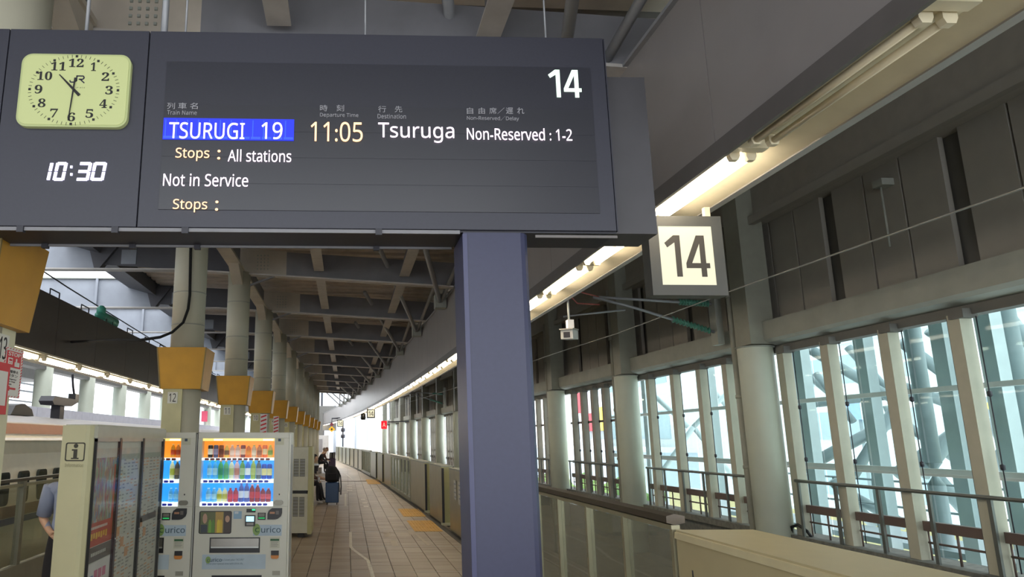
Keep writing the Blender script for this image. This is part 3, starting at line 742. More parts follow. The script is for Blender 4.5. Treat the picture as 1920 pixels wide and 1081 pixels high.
# LED text
q0, q1 = P(308, 222), P(551, 265)
bx(q0.x, q1.x, BY-.011, BY-.006, q1.z, q0.z).build('blue_bar', M_ledB, t)
mb = MB(); n = 12
for i in range(n):
    x = q0.x + (q1.x-q0.x)*i/n; mb.box(x+.004, x+(q1.x-q0.x)/n-.004, BY-.0125, BY-.011, q1.z+.006, q1.z+.02); mb.box(x+.01, x+.016, BY-.0125, BY-.011, q1.z+.02, q0.z-.01)
mb.build('blue_bar_cells', M_ledB2, t)
def led(s, x0, y0, x1, y1, m, bold=.0022): return lettering(s, P(x0, y0, BY-.0125), P(x1, y1, BY-.0125), m, t, .003, 'lettering', .0)
led('TSURUGI', 318, 229, 458, 261, M_ledW); led('19', 491, 229, 529, 261, M_ledW)
led('11:05', 583, 228, 680, 266, M_ledO); led('Tsuruga', 709, 230, 852, 268, M_ledW); led('Non-Reserved : 1-2', 875, 239, 1073, 264, M_ledW)
led('Stops', 330, 277, 392, 302, M_ledO, .0018); led(':', 408, 281, 413, 299, M_ledO); led('All stations', 428, 280, 546, 304, M_ledW, .0018)
led('Not in Service', 307, 325, 465, 350, M_ledW, .0018); led('Stops', 325, 373, 388, 398, M_ledO, .0018); led(':', 404, 376, 409, 395, M_ledO)
numeral14(P(1027, 131, BY-.006), P(1091, 183, BY-.006), M_sign14, t)
# digital clock 10:30, slanted seven-segment figures
def seg(mb, p00, p11, which, sl=.12):
    x0, x1, z1, z0 = p00.x, p11.x, p00.z, p11.z; w_, h = x1-x0, z1-z0; tk = .15*h; zm = (z0+z1)/2
    def S(z): return (z-z0)*sl
    R = {'a': (x0+tk*.5, x1-tk*.5, z1-tk, z1), 'd': (x0+tk*.5, x1-tk*.5, z0, z0+tk), 'g': (x0+tk*.5, x1-tk*.5, zm-tk/2, zm+tk/2),
         'f': (x0, x0+tk, zm+tk*.2, z1-tk*.3), 'b': (x1-tk, x1, zm+tk*.2, z1-tk*.3), 'e': (x0, x0+tk, z0+tk*.3, zm-tk*.2), 'c': (x1-tk, x1, z0+tk*.3, zm-tk*.2)}
    for c in which:
        a, b, z_, z2 = R[c]
        mb.hexa([(a+S(z_), BY-.006, z_), (b+S(z_), BY-.006, z_), (b+S(z_), BY, z_), (a+S(z_), BY, z_)], [(a+S(z2), BY-.006, z2), (b+S(z2), BY-.006, z2), (b+S(z2), BY, z2), (a+S(z2), BY, z2)])
for (x0, x1, wh) in ((78, 93, 'bc'), (102, 120, 'abcdef'), (144, 166, 'abgcd'), (172, 194, 'abcdef')):
    mb = MB(); seg(mb, P(x0, 304), P(x1, 339), wh); mb.build('clock_digit', M_ledV, t)
mb = MB()
for y in (313, 327): p = P(132, y); mb.box(p.x, p.x+.012, BY-.006, BY, p.z-.007, p.z+.007)
mb.build('clock_colon', M_ledV, t)

# analogue clock
c0, c1 = P(47, 105), P(240, 243)
cx_, cz_ = (c0.x+c1.x)/2, (c0.z+c1.z)/2; hw, hh = (c1.x-c0.x)/2, (c0.z-c1.z)/2
ck = thing('wall_clock', 'pale green backlit square-cornered clock with black hands on the board', 'clock', (cx_, BY, cz_))
def rrect(hx, hz, r, n=6):
    pts = []
    for sx, sz, a0 in ((1,1,0), (-1,1,90), (-1,-1,180), (1,-1,270)):
        for k in range(n+1):
            a = math.radians(a0+90*k/n); pts.append((sx*(hx-r)+r*math.cos(a), sz*(hz-r)+r*math.sin(a)))
    return pts
rr = rrect(hw, hh, .06)
MB().prism([(cx_+a, cz_+b) for a, b in rr], 'y', BY-.03, BY).build('case', mat('clock_case', 'a4ae7c', .3, emit=.08, ecol='c8d090'), ck)
MB().prism([(cx_+a, cz_+b) for a, b in rrect(hw-.012, hh-.012, .05)], 'y', BY-.034, BY-.03).build('dial', M_clockface, ck)
fy = BY-.0342; RXd, RZd = hw*.80, hh*.93
for k in range(12):
    a = PI/2 - k*PI/6; sx, sz = math.cos(a), math.sin(a)
    m_ = .80 if k % 6 else .80
    x, z = cx_+RXd*.80*sx, cz_+RZd*.80*sz; n_ = str(k or 12); wd = .021*len(n_) if n_ != '1' else .015
    lettering(n_, (x-wd, fy, z+.026), (x+wd, fy, z-.026), M_ink, ck, .002, 'numeral_serif', .0)
mb = MB()
for k in range(60):
    a = PI/2 - k*PI/30; sx, sz = math.cos(a), math.sin(a); x, z = cx_+RXd*sx, cz_+RZd*sz
    if k % 5: mb.hexa(*[[Vector((x,0,z))+Vector((sx*u-sz*v, yy, sz*u+sx*v)) for u, v in ((-.009,-.0012),(.009,-.0012),(.009,.0012),(-.009,.0012))] for yy in (fy-.001, fy+.001)])
    else: mb.box(x-.007, x+.007, fy-.001, fy+.001, z-.007, z+.007)
mb.build('minute_mark', M_ink, ck)
def hand(ang, L, tail, w0, w1, yy, nm):
    d = Vector((math.cos(ang), 0, math.sin(ang))); n = Vector((-d.z, 0, d.x)); c = Vector((cx_, 0, cz_))
    p = [c-d*tail-n*w0, c+d*L-n*w1, c+d*L+n*w1, c-d*tail+n*w0]
    MB().hexa([q+Vector((0,yy,0)) for q in p], [q+Vector((0,yy+.002,0)) for q in p]).build(nm, M_ink, ck)
hand(PI/2 + math.radians(44), .125, .05, .009, .003, fy-.006, 'hour_hand')
hand(-PI/2 - math.radians(4), .19, .07, .005, .0025, fy-.010, 'minute_hand')
a, b = P(136, 147), P(162, 161)
jr = MB()   # the railway mark: J and R joined by one stroke
W_, H_ = b.x-a.x, a.z-b.z
def sp(x0, z0, x1, z1, tk):
    p0 = Vector((a.x+x0*W_, 0, b.z+z0*H_)); p1 = Vector((a.x+x1*W_, 0, b.z+z1*H_)); d = (p1-p0).normalized(); n = Vector((-d.z, 0, d.x))*tk
    jr.hexa([q+Vector((0,fy-.002,0)) for q in (p0-n, p1-n, p1+n, p0+n)], [q+Vector((0,fy+.001,0)) for q in (p0-n, p1-n, p1+n, p0+n)])
for s_ in ((0,.35,.05,.1), (.05,.1,.32,.1), (.3,.1,.46,.3), (.46,.25,.46,1), (.44,.95,.9,.95), (.9,.95,.97,.72), (.97,.72,.88,.5), (.88,.5,.6,.5), (.7,.5,1,.0)): sp(*s_, .0035)
jr.build('railway_mark', mat('navy_ink', '26263a', .6), ck)
lettering('J P  A C E', P(142, 163, fy), P(159, 166, fy), mat('faint_ink', '6c7058', .6), ck, .001)

# purple pillar
t = thing('support_pillar', 'dark violet-blue rounded steel pillar under the departure board', 'pillar', (.83, BY+.15, 0))
o = MB().prism([(.64+.0, BY+.02), (.96, BY+.02), (.985, BY+.03), (1.005, BY+.06), (1.01, BY+.1), (1.01, BY+.34), (.64, BY+.34)], 'z', 0, 2.93); 
o.build('post', M_purple, t)
bx(.635, .66, BY+.012, BY+.34, 0, 2.92).build('edge_trim', mat('pillar_trim', '3a3d60', .35), t)
bx(.58, 1.07, BY-.03, BY+.4, 0, .02).build('foot_plate', M_purple, t)

# ================================================================== BOX SIGNS "14"
def sign14(x0, x1, z0, z1, Y, dep, label, hang=3.56):
    t = thing('platform_number_sign', label, 'sign', ((x0+x1)/2, Y, z0))
    f = .075*(x1-x0)/.54
    MB().box(x0, x1, Y, Y+dep, z0, z1).build('box', mat('sign_box_grey', '56564f', .5, .2), t, .004)
    mb = MB(); b = f
    for a in ((x0, x1, z1-b, z1), (x0, x1, z0, z0+b), (x0, x0+b, z0+b, z1-b), (x1-b, x1, z0+b, z1-b)): mb.box(a[0], a[1], Y-.012, Y, a[2], a[3])
    mb.build('frame', mat('sign_frame_grey', '4a4b48', .5, .2), t)
    MB().box(x0+b, x1-b, Y-.006, Y+.001, z0+b, z1-b).build('lit_face', M_signface, t)
    W_, H_ = x1-x0-2*b, z1-z0-2*b
    numeral14(Vector((x0+b+W_*.1, Y-.006, z1-b-H_*.16)), Vector((x1-b-W_*.09, Y-.006, z0+b+H_*.14)), mat('numeral_grey', '3c3832', .6), t)
    for x in (x0+.1*(x1-x0), x1-.13*(x1-x0)): MB().box(x-.02, x+.02, Y+.03, Y+.07, z1, hang).build('hanger', M_lightW, t)
sign14(2.195, 2.745, 2.82, 3.415, 5.0, .12, 'large lit box sign reading 14 hanging under the lamps, nearest', 3.5)
sign14(1.05, 1.5, 2.95, 3.42, 38.5, .12, 'small far box sign reading 14 above the barrier, left of the red A sign', 3.5)
c = at(638, 793, 62); sign14(c.x-.27, c.x+.27, c.z-.3, c.z+.3, 62, .1, 'smallest, most distant box sign reading 14', 3.5)
# red A indicator, diamond and round signals
c = at(720, 796, 50)
t = thing('red_signal', 'red lit square signal with a white A, right of the far 14 sign', 'signal', c)
MB().box(c.x-.2, c.x+.2, 50, 50.2, c.z-.27, c.z+.27).build('box', mat('signal_red', 'd01020', .4, emit=.7, ecol='e01828'), t)
lettering('A', (c.x-.11, 49.99, c.z+.15), (c.x+.11, 49.99, c.z-.15), M_signface, t, .01)
MB().tube([(c.x+.26, 50.1, c.z+.2), (c.x+1.7, 50.1, c.z+.25)], .04, 6).build('arm', M_dark, t)
c = at(622, 804, 66)
t = thing('diamond_sign', 'yellow diamond sign with a black dot beyond the platform end', 'sign', c)
MB().prism([(c.x, c.z-.27), (c.x+.3, c.z), (c.x, c.z+.27), (c.x-.3, c.z)], 'y', 66, 66.1).build('plate', mat('diamond_yellow', 'e0a818', .5), t)
MB().prism([(c.x+.08*math.cos(a*PI/6), c.z+.08*math.sin(a*PI/6)) for a in range(12)], 'y', 65.97, 66).build('dot', M_ink, t)
MB().tube([(c.x, 66.1, c.z), (c.x, 66.1, 3.7), (RX(2.6, 66), 66.1, 3.75)], .04, 6).build('hanger', M_dark, t)
c = at(622, 795, 64)
t = thing('round_signal', 'small dark red round signal above the yellow diamond', 'signal', c)
MB().prism([(c.x+.15*math.cos(a*PI/8), c.z+.15*math.sin(a*PI/8)) for a in range(16)], 'y', 64, 64.15).build('disc', mat('dark_red', '6a2030', .5), t)
MB().tube([(c.x, 64.1, c.z), (c.x, 64.1, 3.7), (RX(2.6,64), 64.1, 3.75)], .04, 6).build('hanger', M_dark, t)
c = at(681, 780, 45)
t = thing('hanging_speaker', 'small black speaker hanging left of the far 14 sign', 'speaker', c)
MB().lathe((c.x, 45, c.z), [(.05, .2), (.14, .15), (.17, -.1), (.12, -.22)], 10).build('body', M_black, t); MB().tube([(c.x, 45, c.z+.2), (c.x, 45, 3.48)], .025, 6).build('hanger', M_dark, t)

# ================================================================== SECURITY CAMERA, WIRES, INSULATORS
c = at(1068, 620, 9.0)
t = thing('security_camera', 'white box security camera hanging from a pole right of the purple pillar', 'camera', c)
MB().tube([(c.x, 9.0, 3.6), (c.x, 9.0, c.z+.12)], .014, 8).build('drop_pole', mat('pole_white', 'b9bdb8', .4), t)
bx(c.x-.03, c.x+.05, 8.96, 9.04, c.z+.02, c.z+.14).build('joint', M_white, t)
th_ = math.radians(28)
def rotp(x, y, z): return (c.x + x*math.cos(th_)+y*math.sin(th_), 9.0 - x*math.sin(th_)*.0 + y*math.cos(th_) - x*math.sin(th_), c.z + z - .10*(-y))
def rbox(x0,x1,y0,y1,z0,z1): return MB().hexa([rotp(x0,y0,z0),rotp(x1,y0,z0),rotp(x1,y1,z0),rotp(x0,y1,z0)], [rotp(x0,y0,z1),rotp(x1,y0,z1),rotp(x1,y1,z1),rotp(x0,y1,z1)])
rbox(-.075, .075, -.2, .17, -.11, .01).build('body', mat('camera_white', 'c9c9c4', .4), t, .008)
rbox(-.085, .085, -.24, .18, .01, .025).build('sun_shield', mat('camera_shield', 'a8a49c', .4), t)
rbox(-.04, .04, -.206, -.199, -.09, -.02).build('lens_window', M_dark, t)

mb = MB(); mb.tube([(4.45-.0, 2, 3.36), (4.4, 4.31, 3.41), (4.4, 7.74, 3.475), (4.38, 11.5, 3.5), (4.3, 14.6, 3.56), (4.15, 20, 3.6), (3.6, 30, 3.65), (2.7, 42, 3.7), (1.1, 60, 3.8)], .008, 6)
single(mb, 'contact_wire', M_alu, 'long pale overhead wire crossing in front of the right wall', 'wire')
# cantilever with green insulators at the second wall column
def cantilever(Y, xc, lab):
    t = thing('catenary_cantilever', lab, 'bracket', (xc, Y, 3.6))
    z = 3.80
    MB().tube([(xc-.1, Y, z+.10), (xc-1.9, Y, z+.2)], .022, 6).build('top_tube', M_pipe, t)
    MB().tube([(xc-.1, Y, z-.35), (xc-1.4, Y, z+.05), (xc-2.0, Y, z+.2)], .022, 6).build('brace_tube', M_pipe, t)
    MB().tube([(xc-1.5, Y, z+.0), (xc-2.5, Y-.05, z-.12)], .016, 6).build('steady_arm', M_pipe, t)
    mg = mat('green_insulator', '4f8a78', .3)
    for (p, q) in (((xc-.18, z+.105), (xc-.62, z+.13)), ((xc-.2, z-.32), (xc-.75, z-.15))):
        mb = MB()
        for k in range(11):
            u = k/10; x = p[0]+(q[0]-p[0])*u; zz = p[1]+(q[1]-p[1])*u
            mb.tube([(x-.008, Y, zz), (x+.008, Y, zz)], .052, 10)
        mb.tube([(p[0], Y, p[1]), (q[0], Y, q[1])], .03, 8); mb.build('insulator', mg, t)
    MB().box(xc-.12, xc-.02, Y-.1, Y+.1, z-.55, z+.4).build('bracket_plate', M_lint, t)
    mb = MB(); mb.tube([(xc-1.9, Y, z+.2), (xc-2.25, Y, z+.3), (xc-2.38, Y, z+.24), (xc-2.25, Y, z+.1), (xc-1.9, Y, z+.08)], .012, 6)
    mb.build('red_jumper', mat('red_cable', 'a05048', .5), t)
cantilever(10.95, 5.85, 'grey wire bracket with ribbed green insulators below the nearest 14 sign')
cantilever(33.5, 4.6, 'far wire bracket with green insulators left of the purple pillar')

# ================================================================== OUTSIDE, right
t = thing('outer_lattice', 'pale steel lattice tower of round tubes outside the right windows', 'structure', (9.2, 9, -1))
for (px, py) in ((1723, 700), (1903, 680), (1478, 700)):
    Y = {1723: 9.9, 1903: 8.5, 1478: 12.6}[px]; c = at(px, py, Y)
    MB().lathe((c.x, Y, -3), [(.105, 0), (.105, 4.2)], 12).build('tube_post', M_outer2, t)
    MB().lathe((c.x, Y, 1.5), [(.105, 0), (.105, 4.2)], 12).build('tube_post', M_outer2, t)
    MB().lathe((c.x, Y, 1.2), [(.105, 0), (.035, .12), (.035, .2), (.105, .3)], 12).build('pinned_joint', M_outer2, t)
nodes = [at(1800, 735, 11.0), at(1730, 885, 11.0), at(1600, 870, 13.0), at(1680, 750, 12.5), at(1560, 720, 14.0), at(1900, 640, 10.0)]
def diag(a, b, Ya, Yb, r):
    MB().tube([at(a[0], a[1], Ya), at(b[0], b[1], Yb)], r*1.3, 10).build('diagonal_tube', M_outer2, t)
for a, b, Ya, Yb, r in (((1520,655),(1670,745),13,13,.07), ((1590,650),(1680,750),13.5,13,.06), ((1600,890),(1690,745),13,13,.07), ((1500,880),(1690,780),13.5,13,.08), ((1500,760),(1690,740),13.5,13,.05), ((1680,720),(1790,760),12.5,12,.07),
                        ((1690,640),(1830,745),12,12,.075), ((1740,620),(1830,690),12,12,.06), ((1730,890),(1840,745),12,12,.08), ((1680,890),(1850,770),12.4,12,.085), ((1680,745),(1840,740),12.4,12,.05), ((1690,790),(1850,900),12.4,12,.06),
                        ((1880,580),(1960,680),11,11,.075), ((1850,640),(1960,700),11,11,.07), ((1850,900),(1950,740),11,11,.08), ((1600,930),(1700,985),13,12.5,.07), ((1760,900),(1860,1010),12,12,.09), ((1560,900),(1640,985),13.2,13,.07),
                        ((1530,700),(1600,790),13.6,13,.05), ((1500,690),(1560,740),14,14,.05), ((1660,760),(1700,860),14,14,.04), ((1835,750),(1890,860),13,13,.04), ((1620,640),(1640,740),15,15,.04)):
    diag(a, b, Ya, Yb, r)
tag_done = set()
for i, (px, py, Y, lab) in enumerate(((1506, 700, 11.93, 'leftmost'), (1624, 680, 10.43, 'second from the left'), (1776, 680, 8.99, 'third from the left'), (1868, 680, 8.3, 'rightmost'))):
    x = 7.7
    tt = thing('outer_box_column', 'flat grey box column just outside the large windows, %s of four' % lab, 'column', (x, Y, -2), 'outer box columns')
    bx(x-.07, x+.09, Y-.09, Y+.09, -2, 6).build('shaft', M_outer, tt); bx(x-.08, x-.07, Y-.11, Y+.11, -2, 6).build('face_plate', mat('outer_face_plate', 'd9e1e4', .5), tt)
for Y, lab in ((13.5, 'behind the thick column'), (15.1, 'rightmost in the second window bay'), (16.7, 'middle of the second window bay'), (18.4, 'leftmost in the second window bay')):
    tt = thing('outer_box_column', 'flat grey box column outside the windows, %s' % lab, 'column', (7.7, Y, -2), 'outer box columns')
    bx(7.63, 7.79, Y-.09, Y+.09, -2, 6).build('shaft', M_outer, tt); bx(7.62, 7.63, Y-.11, Y+.11, -2, 6).build('face_plate', mat('outer_face_plate', 'd9e1e4', .5), tt)
t = thing('outer_brace', 'pale diagonal tubes outside the second window bay', 'structure', (8.6, 18, -1))
for a_, b_ in (((1215, 730), (1290, 800)), ((1230, 900), (1300, 800)), ((1300, 800), (1370, 730)), ((1300, 800), (1380, 900)), ((1330, 720), (1385, 790))):
    MB().tube([at(a_[0], a_[1], 18.5), at(b_[0], b_[1], 18.0)], .06, 10).build('diagonal_tube', M_outer, t)
t = thing('outer_glazing', 'outer green-tinted glass wall with pale transoms beyond the large windows', 'glazing', (7.2, 5, -2))
Y = 4.0
for k in range(16):
    for z0, z1 in ((-1, 1.36), (1.46, 2.38), (2.44, 4.2)): bx(7.26, 7.27, Y+.02, Y+.98, z0, z1).build('pane', glass('outer_tint_glass', 'e6eeee', .02, graz=.3), t)
    Y += 1.0
bx(7.2, 7.27, 4, 20, 2.38, 2.44).build('transom', M_outer, t); bx(7.16, 7.27, 4, 20, 1.37, 1.40).build('transom', M_white, t); bx(7.2, 7.27, 4, 20, 1.40, 1.46).build('transom', M_outer, t)
t = thing('outer_walkway', 'maintenance walkway and railings outside the large windows', 'walkway', (8, 8, 0))
bx(7.9, 8.9, 4, 16, .3, .38).build('deck', M_outer2, t)
for z in (.75, 1.15): MB().tube([(8.9, 4, z), (8.9, 16, z)], .02, 6).build('rail', M_outer2, t)
for q in range(12): MB().tube([(8.9, 4.3+q, .38), (8.9, 4.3+q, 1.15)], .02, 6).build('post', M_outer2, t)

def building(name, label, x0, x1, y0, y1, z0, z1, m, wn=None, side='x', cols=6, rows=4, mw='office_window'):
    t = thing(name, label, 'building', ((x0+x1)/2, (y0+y1)/2, z0))
    bx(x0, x1, y0, y1, z0, z1).build('wall', m, t)
    bx(x0-.2, x1+.2, y0-.2, y1+.2, z1, z1+.4).build('parapet', M_white, t)
    mwd = mat(mw, 'b4c4cc', .3)
    for i in range(cols):
        for j in range(rows):
            h = (z1-z0)/rows
            if side == 'x':   # face looking towards -x
                L = (y1-y0)/cols; bx(x0-.06, x0+.05, y0+L*(i+.2), y0+L*(i+.8), z0+h*(j+.3), z0+h*(j+.8)).build('window', mwd, t)
            elif side == '+x':
                L = (y1-y0)/cols; bx(x1-.05, x1+.06, y0+L*(i+.2), y0+L*(i+.8), z0+h*(j+.3), z0+h*(j+.8)).build('window', mwd, t)
            else:
                L = (x1-x0)/cols; bx(x0+L*(i+.2), x0+L*(i+.8), y0-.06, y0+.05, z0+h*(j+.3), z0+h*(j+.8)).build('window', mwd, t)
    return t
M_bw = mat('white_building', 'e6e8ea', .7); M_bg = mat('grey_building', 'b9c2cc', .7); M_by = mat('cream_building', 'd9cf9a', .7)
building('office_building', 'pale office building seen through the lattice at right', 38, 50, 18, 60, -12, 9, M_bw, cols=9, rows=5)
t = thing('parapet_block', 'low cream parapet outside below the large windows', 'wall', (10, 8, -3)); bx(11.4, 12.0, -2, 26, -3, .1).build('wall', M_by, t)
bx(11.35, 12.1, -2, 26, .1, .17).build('coping', M_bw, t)
t = building('commercial_building', 'white building with a red sign seen through the third window bay', 30, 44, 66, 110, -10, 16, M_bw, cols=10, rows=5)
bx(29.5, 29.9, 89.5, 93, 5.2, 10.5).build('red_sign', mat('sign_red', 'd8404c', .5), t); bx(29.5, 29.9, 85, 90, 2.9, 5.0).build('red_sign', mat('sign_red', 'd8404c', .5), t); bx(29.4, 29.9, 83.2, 84.8, 2.9, 5.6).build('yellow_sign', mat('sign_yellow', 'e0cc60', .5), t)
t = building('low_building', 'low grey building behind the window railings, third bay', 26, 29, 60, 115, -10, .8, M_bg, cols=12, rows=2)
t = thing('green_shrub', 'green shrubs outside at the foot of the third window bay', 'shrub', (14, 42, -1))
mb = MB()
for q in range(60):
    c = Vector((random.uniform(12, 16), random.uniform(37.5, 48), random.uniform(-1.8, -.5))); r = random.uniform(.3, .6)
    mb.lathe(c, [(0, -r), (r*.8, -r*.5), (r, 0), (r*.7, r*.6), (0, r)], 6)
mb.build('foliage', mat('leaf_green', '6f8f50', .8, var=.3), t, kind='stuff')
for (px, py, Y, m, lab) in ((1806, 655, 30, mat('banner_red', 'd86070', .5), 'red banner with white marks seen through the rightmost lattice window'), (1615, 768, 34, mat('banner_blue', '9ab8e4', .5), 'blue sign panel seen through the lattice'), (1877, 760, 26, mat('banner_yellow', 'e0d070', .5), 'yellow sign seen through the rightmost window')):
    c = at(px, py, Y); hx, hz = {1806: (.45, .9), 1615: (.9, .45), 1877: (.9, .25)}[px]
    t = thing('distant_sign', lab, 'sign', c); MB().box(c.x-hx, c.x+hx, Y, Y+.1, c.z-hz, c.z+hz).build('panel', m, t)
    MB().tube([(c.x, Y+.15, -12), (c.x, Y+.15, c.z)], .08, 6).build('post', M_outer2, t)
    if px == 1806:
        mb = MB()
        for q in range(4): mb.box(c.x-.3, c.x+.3, Y-.02, Y, c.z+.55-q*.4, c.z+.65-q*.4)
        mb.box(c.x-.05, c.x+.05, Y-.02, Y, c.z-.7, c.z+.7); mb.build('white_mark', M_white, t)
    if px == 1615:
        MB().box(c.x-.05, c.x+.05, Y-.02, Y, c.z-.45, c.z+.45).build('divider', M_white, t)
# far end: beyond the wall
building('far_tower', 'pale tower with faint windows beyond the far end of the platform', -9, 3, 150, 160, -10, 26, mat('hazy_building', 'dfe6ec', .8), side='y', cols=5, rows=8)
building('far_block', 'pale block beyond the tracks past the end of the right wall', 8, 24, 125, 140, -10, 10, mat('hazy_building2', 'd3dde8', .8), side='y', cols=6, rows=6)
for k, (px, Y) in enumerate(((628, 95), (648, 110), (668, 90), (690, 100))):
    c = at(px, 800, Y); t = thing('catenary_mast', 'distant catenary mast beyond the platform end', 'mast', (c.x, Y, -1.5), 'distant catenary masts')
    MB().lathe((c.x, Y, -1.5), [(.2, 0), (.17, 8)], 8).build('pole', mat('mast_grey', 'a8b2c0', .5), t)
    MB().tube([(c.x, Y, 4.5), (c.x-2.2, Y, 4.9)], .06, 6).build('arm', mat('mast_grey', 'a8b2c0', .5), t)
c = at(643, 800, 72); t = thing('signal_post', 'thin dark post with two round heads right of the yellow diamond', 'post', (c.x, 72, 0))
MB().tube([(c.x, 72, -1), (c.x, 72, 4.2)], .07, 8).build('pole', M_dark, t)
for z in (2.2, 2.8): MB().lathe((c.x, 72, z), [(.05, -.2), (.2, -.15), (.2, .15), (.05, .2)], 8).build('head', M_dark, t)
# end wall of the left half
t = sthing('wall_far')
bx(-6.2, -4.6, 78, 79, -1.5, 9.5).build('end_pier', M_wallD, t)
bx(-6.2, -1.2, 84, 85, 2.9, 5.7).build('end_screen', M_wallD, t); bx(-5.8, -2.6, 84, 85, -1.4, 2.9).build('end_wall', mat('far_wall_dark', '4b4a4c', .7), t)
bx(-4.4, -4.1, 84.2, 85, 5.7, 8.9).build('frame_post', M_dark, t); bx(-3.0, -2.8, 84.2, 85, 5.7, 8.6).build('frame_post', M_dark, t)
bx(-6, 3.5, 79, 80, 8.9, 9.6).build('end_beam', M_beamC, t) if False else None
bx(-2.62, -2.3, 70, 70.5, 0, 4.4).build('end_post', M_wallD, t)
c = at(602, 835, 58)
t = thing('white_kiosk', 'small white cabinet against the dark far wall above the seated travellers', 'cabinet', (c.x, 58, 0))
bx(c.x-.6, c.x+.6, 58, 58.8, 0, 2.2).build('body', M_white, t); bx(c.x-.35, c.x+.1, 57.97, 58, .9, 1.9).build('panel', M_grey, t)

# ================================================================== LEFT TRACK: train, glass fence, far side
def atX(px, py, X):
    d = ray(px, py); t_ = X/d.x
    return Vector((X, d.y*t_, EYE+d.z*t_))
M_tbody = mat('train_ivory', 'f6f0de', .25, .0, var=.03)
M_troof = mat('train_roof_grey', '77777a', .4)
t = thing('train', 'ivory train with copper and blue stripes standing at the left platform', 'train', (-6.65, 7, -1.1))
prof = [(-4.95, -.75), (-4.9, .2), (-4.93, 1.0), (-5.0, 1.6), (-5.1, 1.92)]
L0, L1 = -5, 62
full = prof + [(-8.2, 1.92), (-8.37, 1.0), (-8.4, .2), (-8.35, -.75)]
MB().prism(full, 'y', L0, L1).build('body', M_tbody, t)
MB().prism([(-5.1, 1.92), (-5.2, 2.08), (-5.5, 2.2), (-6.65, 2.3), (-7.8, 2.2), (-8.1, 2.08), (-8.2, 1.92)], 'y', L0, L1).build('roof', M_troof, t)
MB().prism([(-5.08, 1.9), (-5.18, 2.06), (-5.21, 2.06), (-5.11, 1.9)], 'y', L0, L1).build('roof_reflection', mat('reflected_orange', '74401f', .55), t).location.x = .006  # orange reflection along the roof line, put in as a coloured strip
MB().prism([(-4.905, .70), (-4.9, .86), (-4.95, .86), (-4.95, .70)], 'y', L0, L1).build('copper_stripe', mat('train_copper_band', '9a7a64', .25), t)
MB().prism([(-4.90, .60), (-4.9, .69), (-4.95, .69), (-4.95, .60)], 'y', L0, L1).build('blue_stripe', mat('train_blue_band', '4a5484', .25), t)
MB().prism([(-4.9, 1.80), (-4.93, 1.84), (-5.06, 1.84), (-5.0, 1.80)], 'y', L0, L1).build('rain_gutter', M_white, t)
bx(-8.2, -5.1, L0, L1, -1.1, -.75).build('skirt', M_dark, t)
wp = rrect(.165, .235, .07, 3); Y = 8.85-.66*16
while Y < 32:
    MB().loft([[(xx, Y+a, 1.11+b) for a, b in wp] for xx in (-4.96, -4.918)]).build('window', mat('train_window', '30383a', .08), t)
    Y += .66
for Y in (10.2, 16.5, 23):
    bx(-4.93, -4.9, Y-.0, Y+.01, -.5, 1.8).build('door_seam', M_troof, t)
# roof equipment
mb = MB()
for Y, ln, h in ((10.6, 1.3, .26), (12.3, .9, .2)):
    mb = MB(); mb.prism([(Y, 2.22), (Y+.15, 2.22+h*.8), (Y+.4, 2.22+h), (Y+ln-.4, 2.22+h), (Y+ln-.1, 2.22+h*.6), (Y+ln, 2.22)], 'x', -6.4, -5.6); mb.build('roof_cover', M_black, t)
c = atX(110, 752, -5.8)
pg = MB(); pg.box(-5.9, -5.72, c.y-.1, c.y+.12, 2.2, c.z+.02); pg.build('insulator_post', M_dark, t)
MB().prism([(c.y-.6, c.z-.02), (c.y-.5, c.z-.09), (c.y+.4, c.z-.08), (c.y+.75, c.z+.02), (c.y+.6, c.z+.07), (c.y-.5, c.z+.08)], 'x', -5.95, -5.68).build('pantograph_cover', M_dark, t)
MB().box(-5.9, -5.75, c.y+.75, c.y+.95, c.z+.02, c.z+.2).build('pantograph_box', M_black, t)
MB().tube([(-5.8, c.y+.85, c.z+.1), (-5.8, c.y+.7, c.z+.35), (-5.8, c.y+.6, c.z+.6)], .025, 6).build('pantograph_arm', M_dark, t)
# fence
t = thing('glass_fence', 'glass platform fence with dark handrail beside the train at left', 'fence', (-4.1, 6, 0))
bx(-4.13, -4.05, -4.8, 40, 1.30, 1.335).build('handrail', mat('dark_bronze_rail', '5c554c', .25, .7), t)
bx(-4.12, -4.06, -4.8, 40, 1.235, 1.27).build('under_rail', M_steel, t); bx(-4.14, -4.04, -4.8, 40, 0, .3).build('base_panel', mat('fence_base', '8c897c', .5), t)
Y = -4.8
while Y < 40:
    bx(-4.13, -4.05, Y-.04, Y+.04, .3, 1.3).build('post', mat('fence_post', '8a887a', .35, .5), t)
    bx(-4.1, -4.092, Y+.05, Y+1.25, .31, 1.23).build('pane', glass('fence_glass', 'eceee8', .06, body=.08, bcol='8d8b7c'), t); Y += 1.3
# far side of the left track
t = sthing('wall_left')
bx(-9.3, -9.0, -2, 80, -1.6, 2.75).build('parapet', mat('parapet_white', 'c6c6d2', .6), t)
for k in range(45): bx(-9.0, -8.99, k*1.8-2+.01, k*1.8-2+1.79, 2.1, 2.74).build('parapet_panel', mat('parapet_white', 'c6c6d2', .6), t)
bx(-9.7, -9.35, -2, 80, 3.95, 4.3).build('ring_beam', M_wallD, t)
for k in range(18):
    Y = 3.6+k*3.85
    tt = thing('far_column', 'round white column across the train roof, %s' % (['', '', '', '', 'left of the pantograph'][k] if k == 4 else 'beyond the left track'), 'column', (-9.5, Y, -1.6), 'columns beyond the left track')
    MB().lathe((-9.5, Y, -1.6), [(.27, 0), (.27, 7.6)], 16).build('shaft', M_wcol, tt)
t2 = thing('neighbour_canopy', 'dark canopy structure behind the columns beyond the left track', 'canopy', (-12, 12, 0))
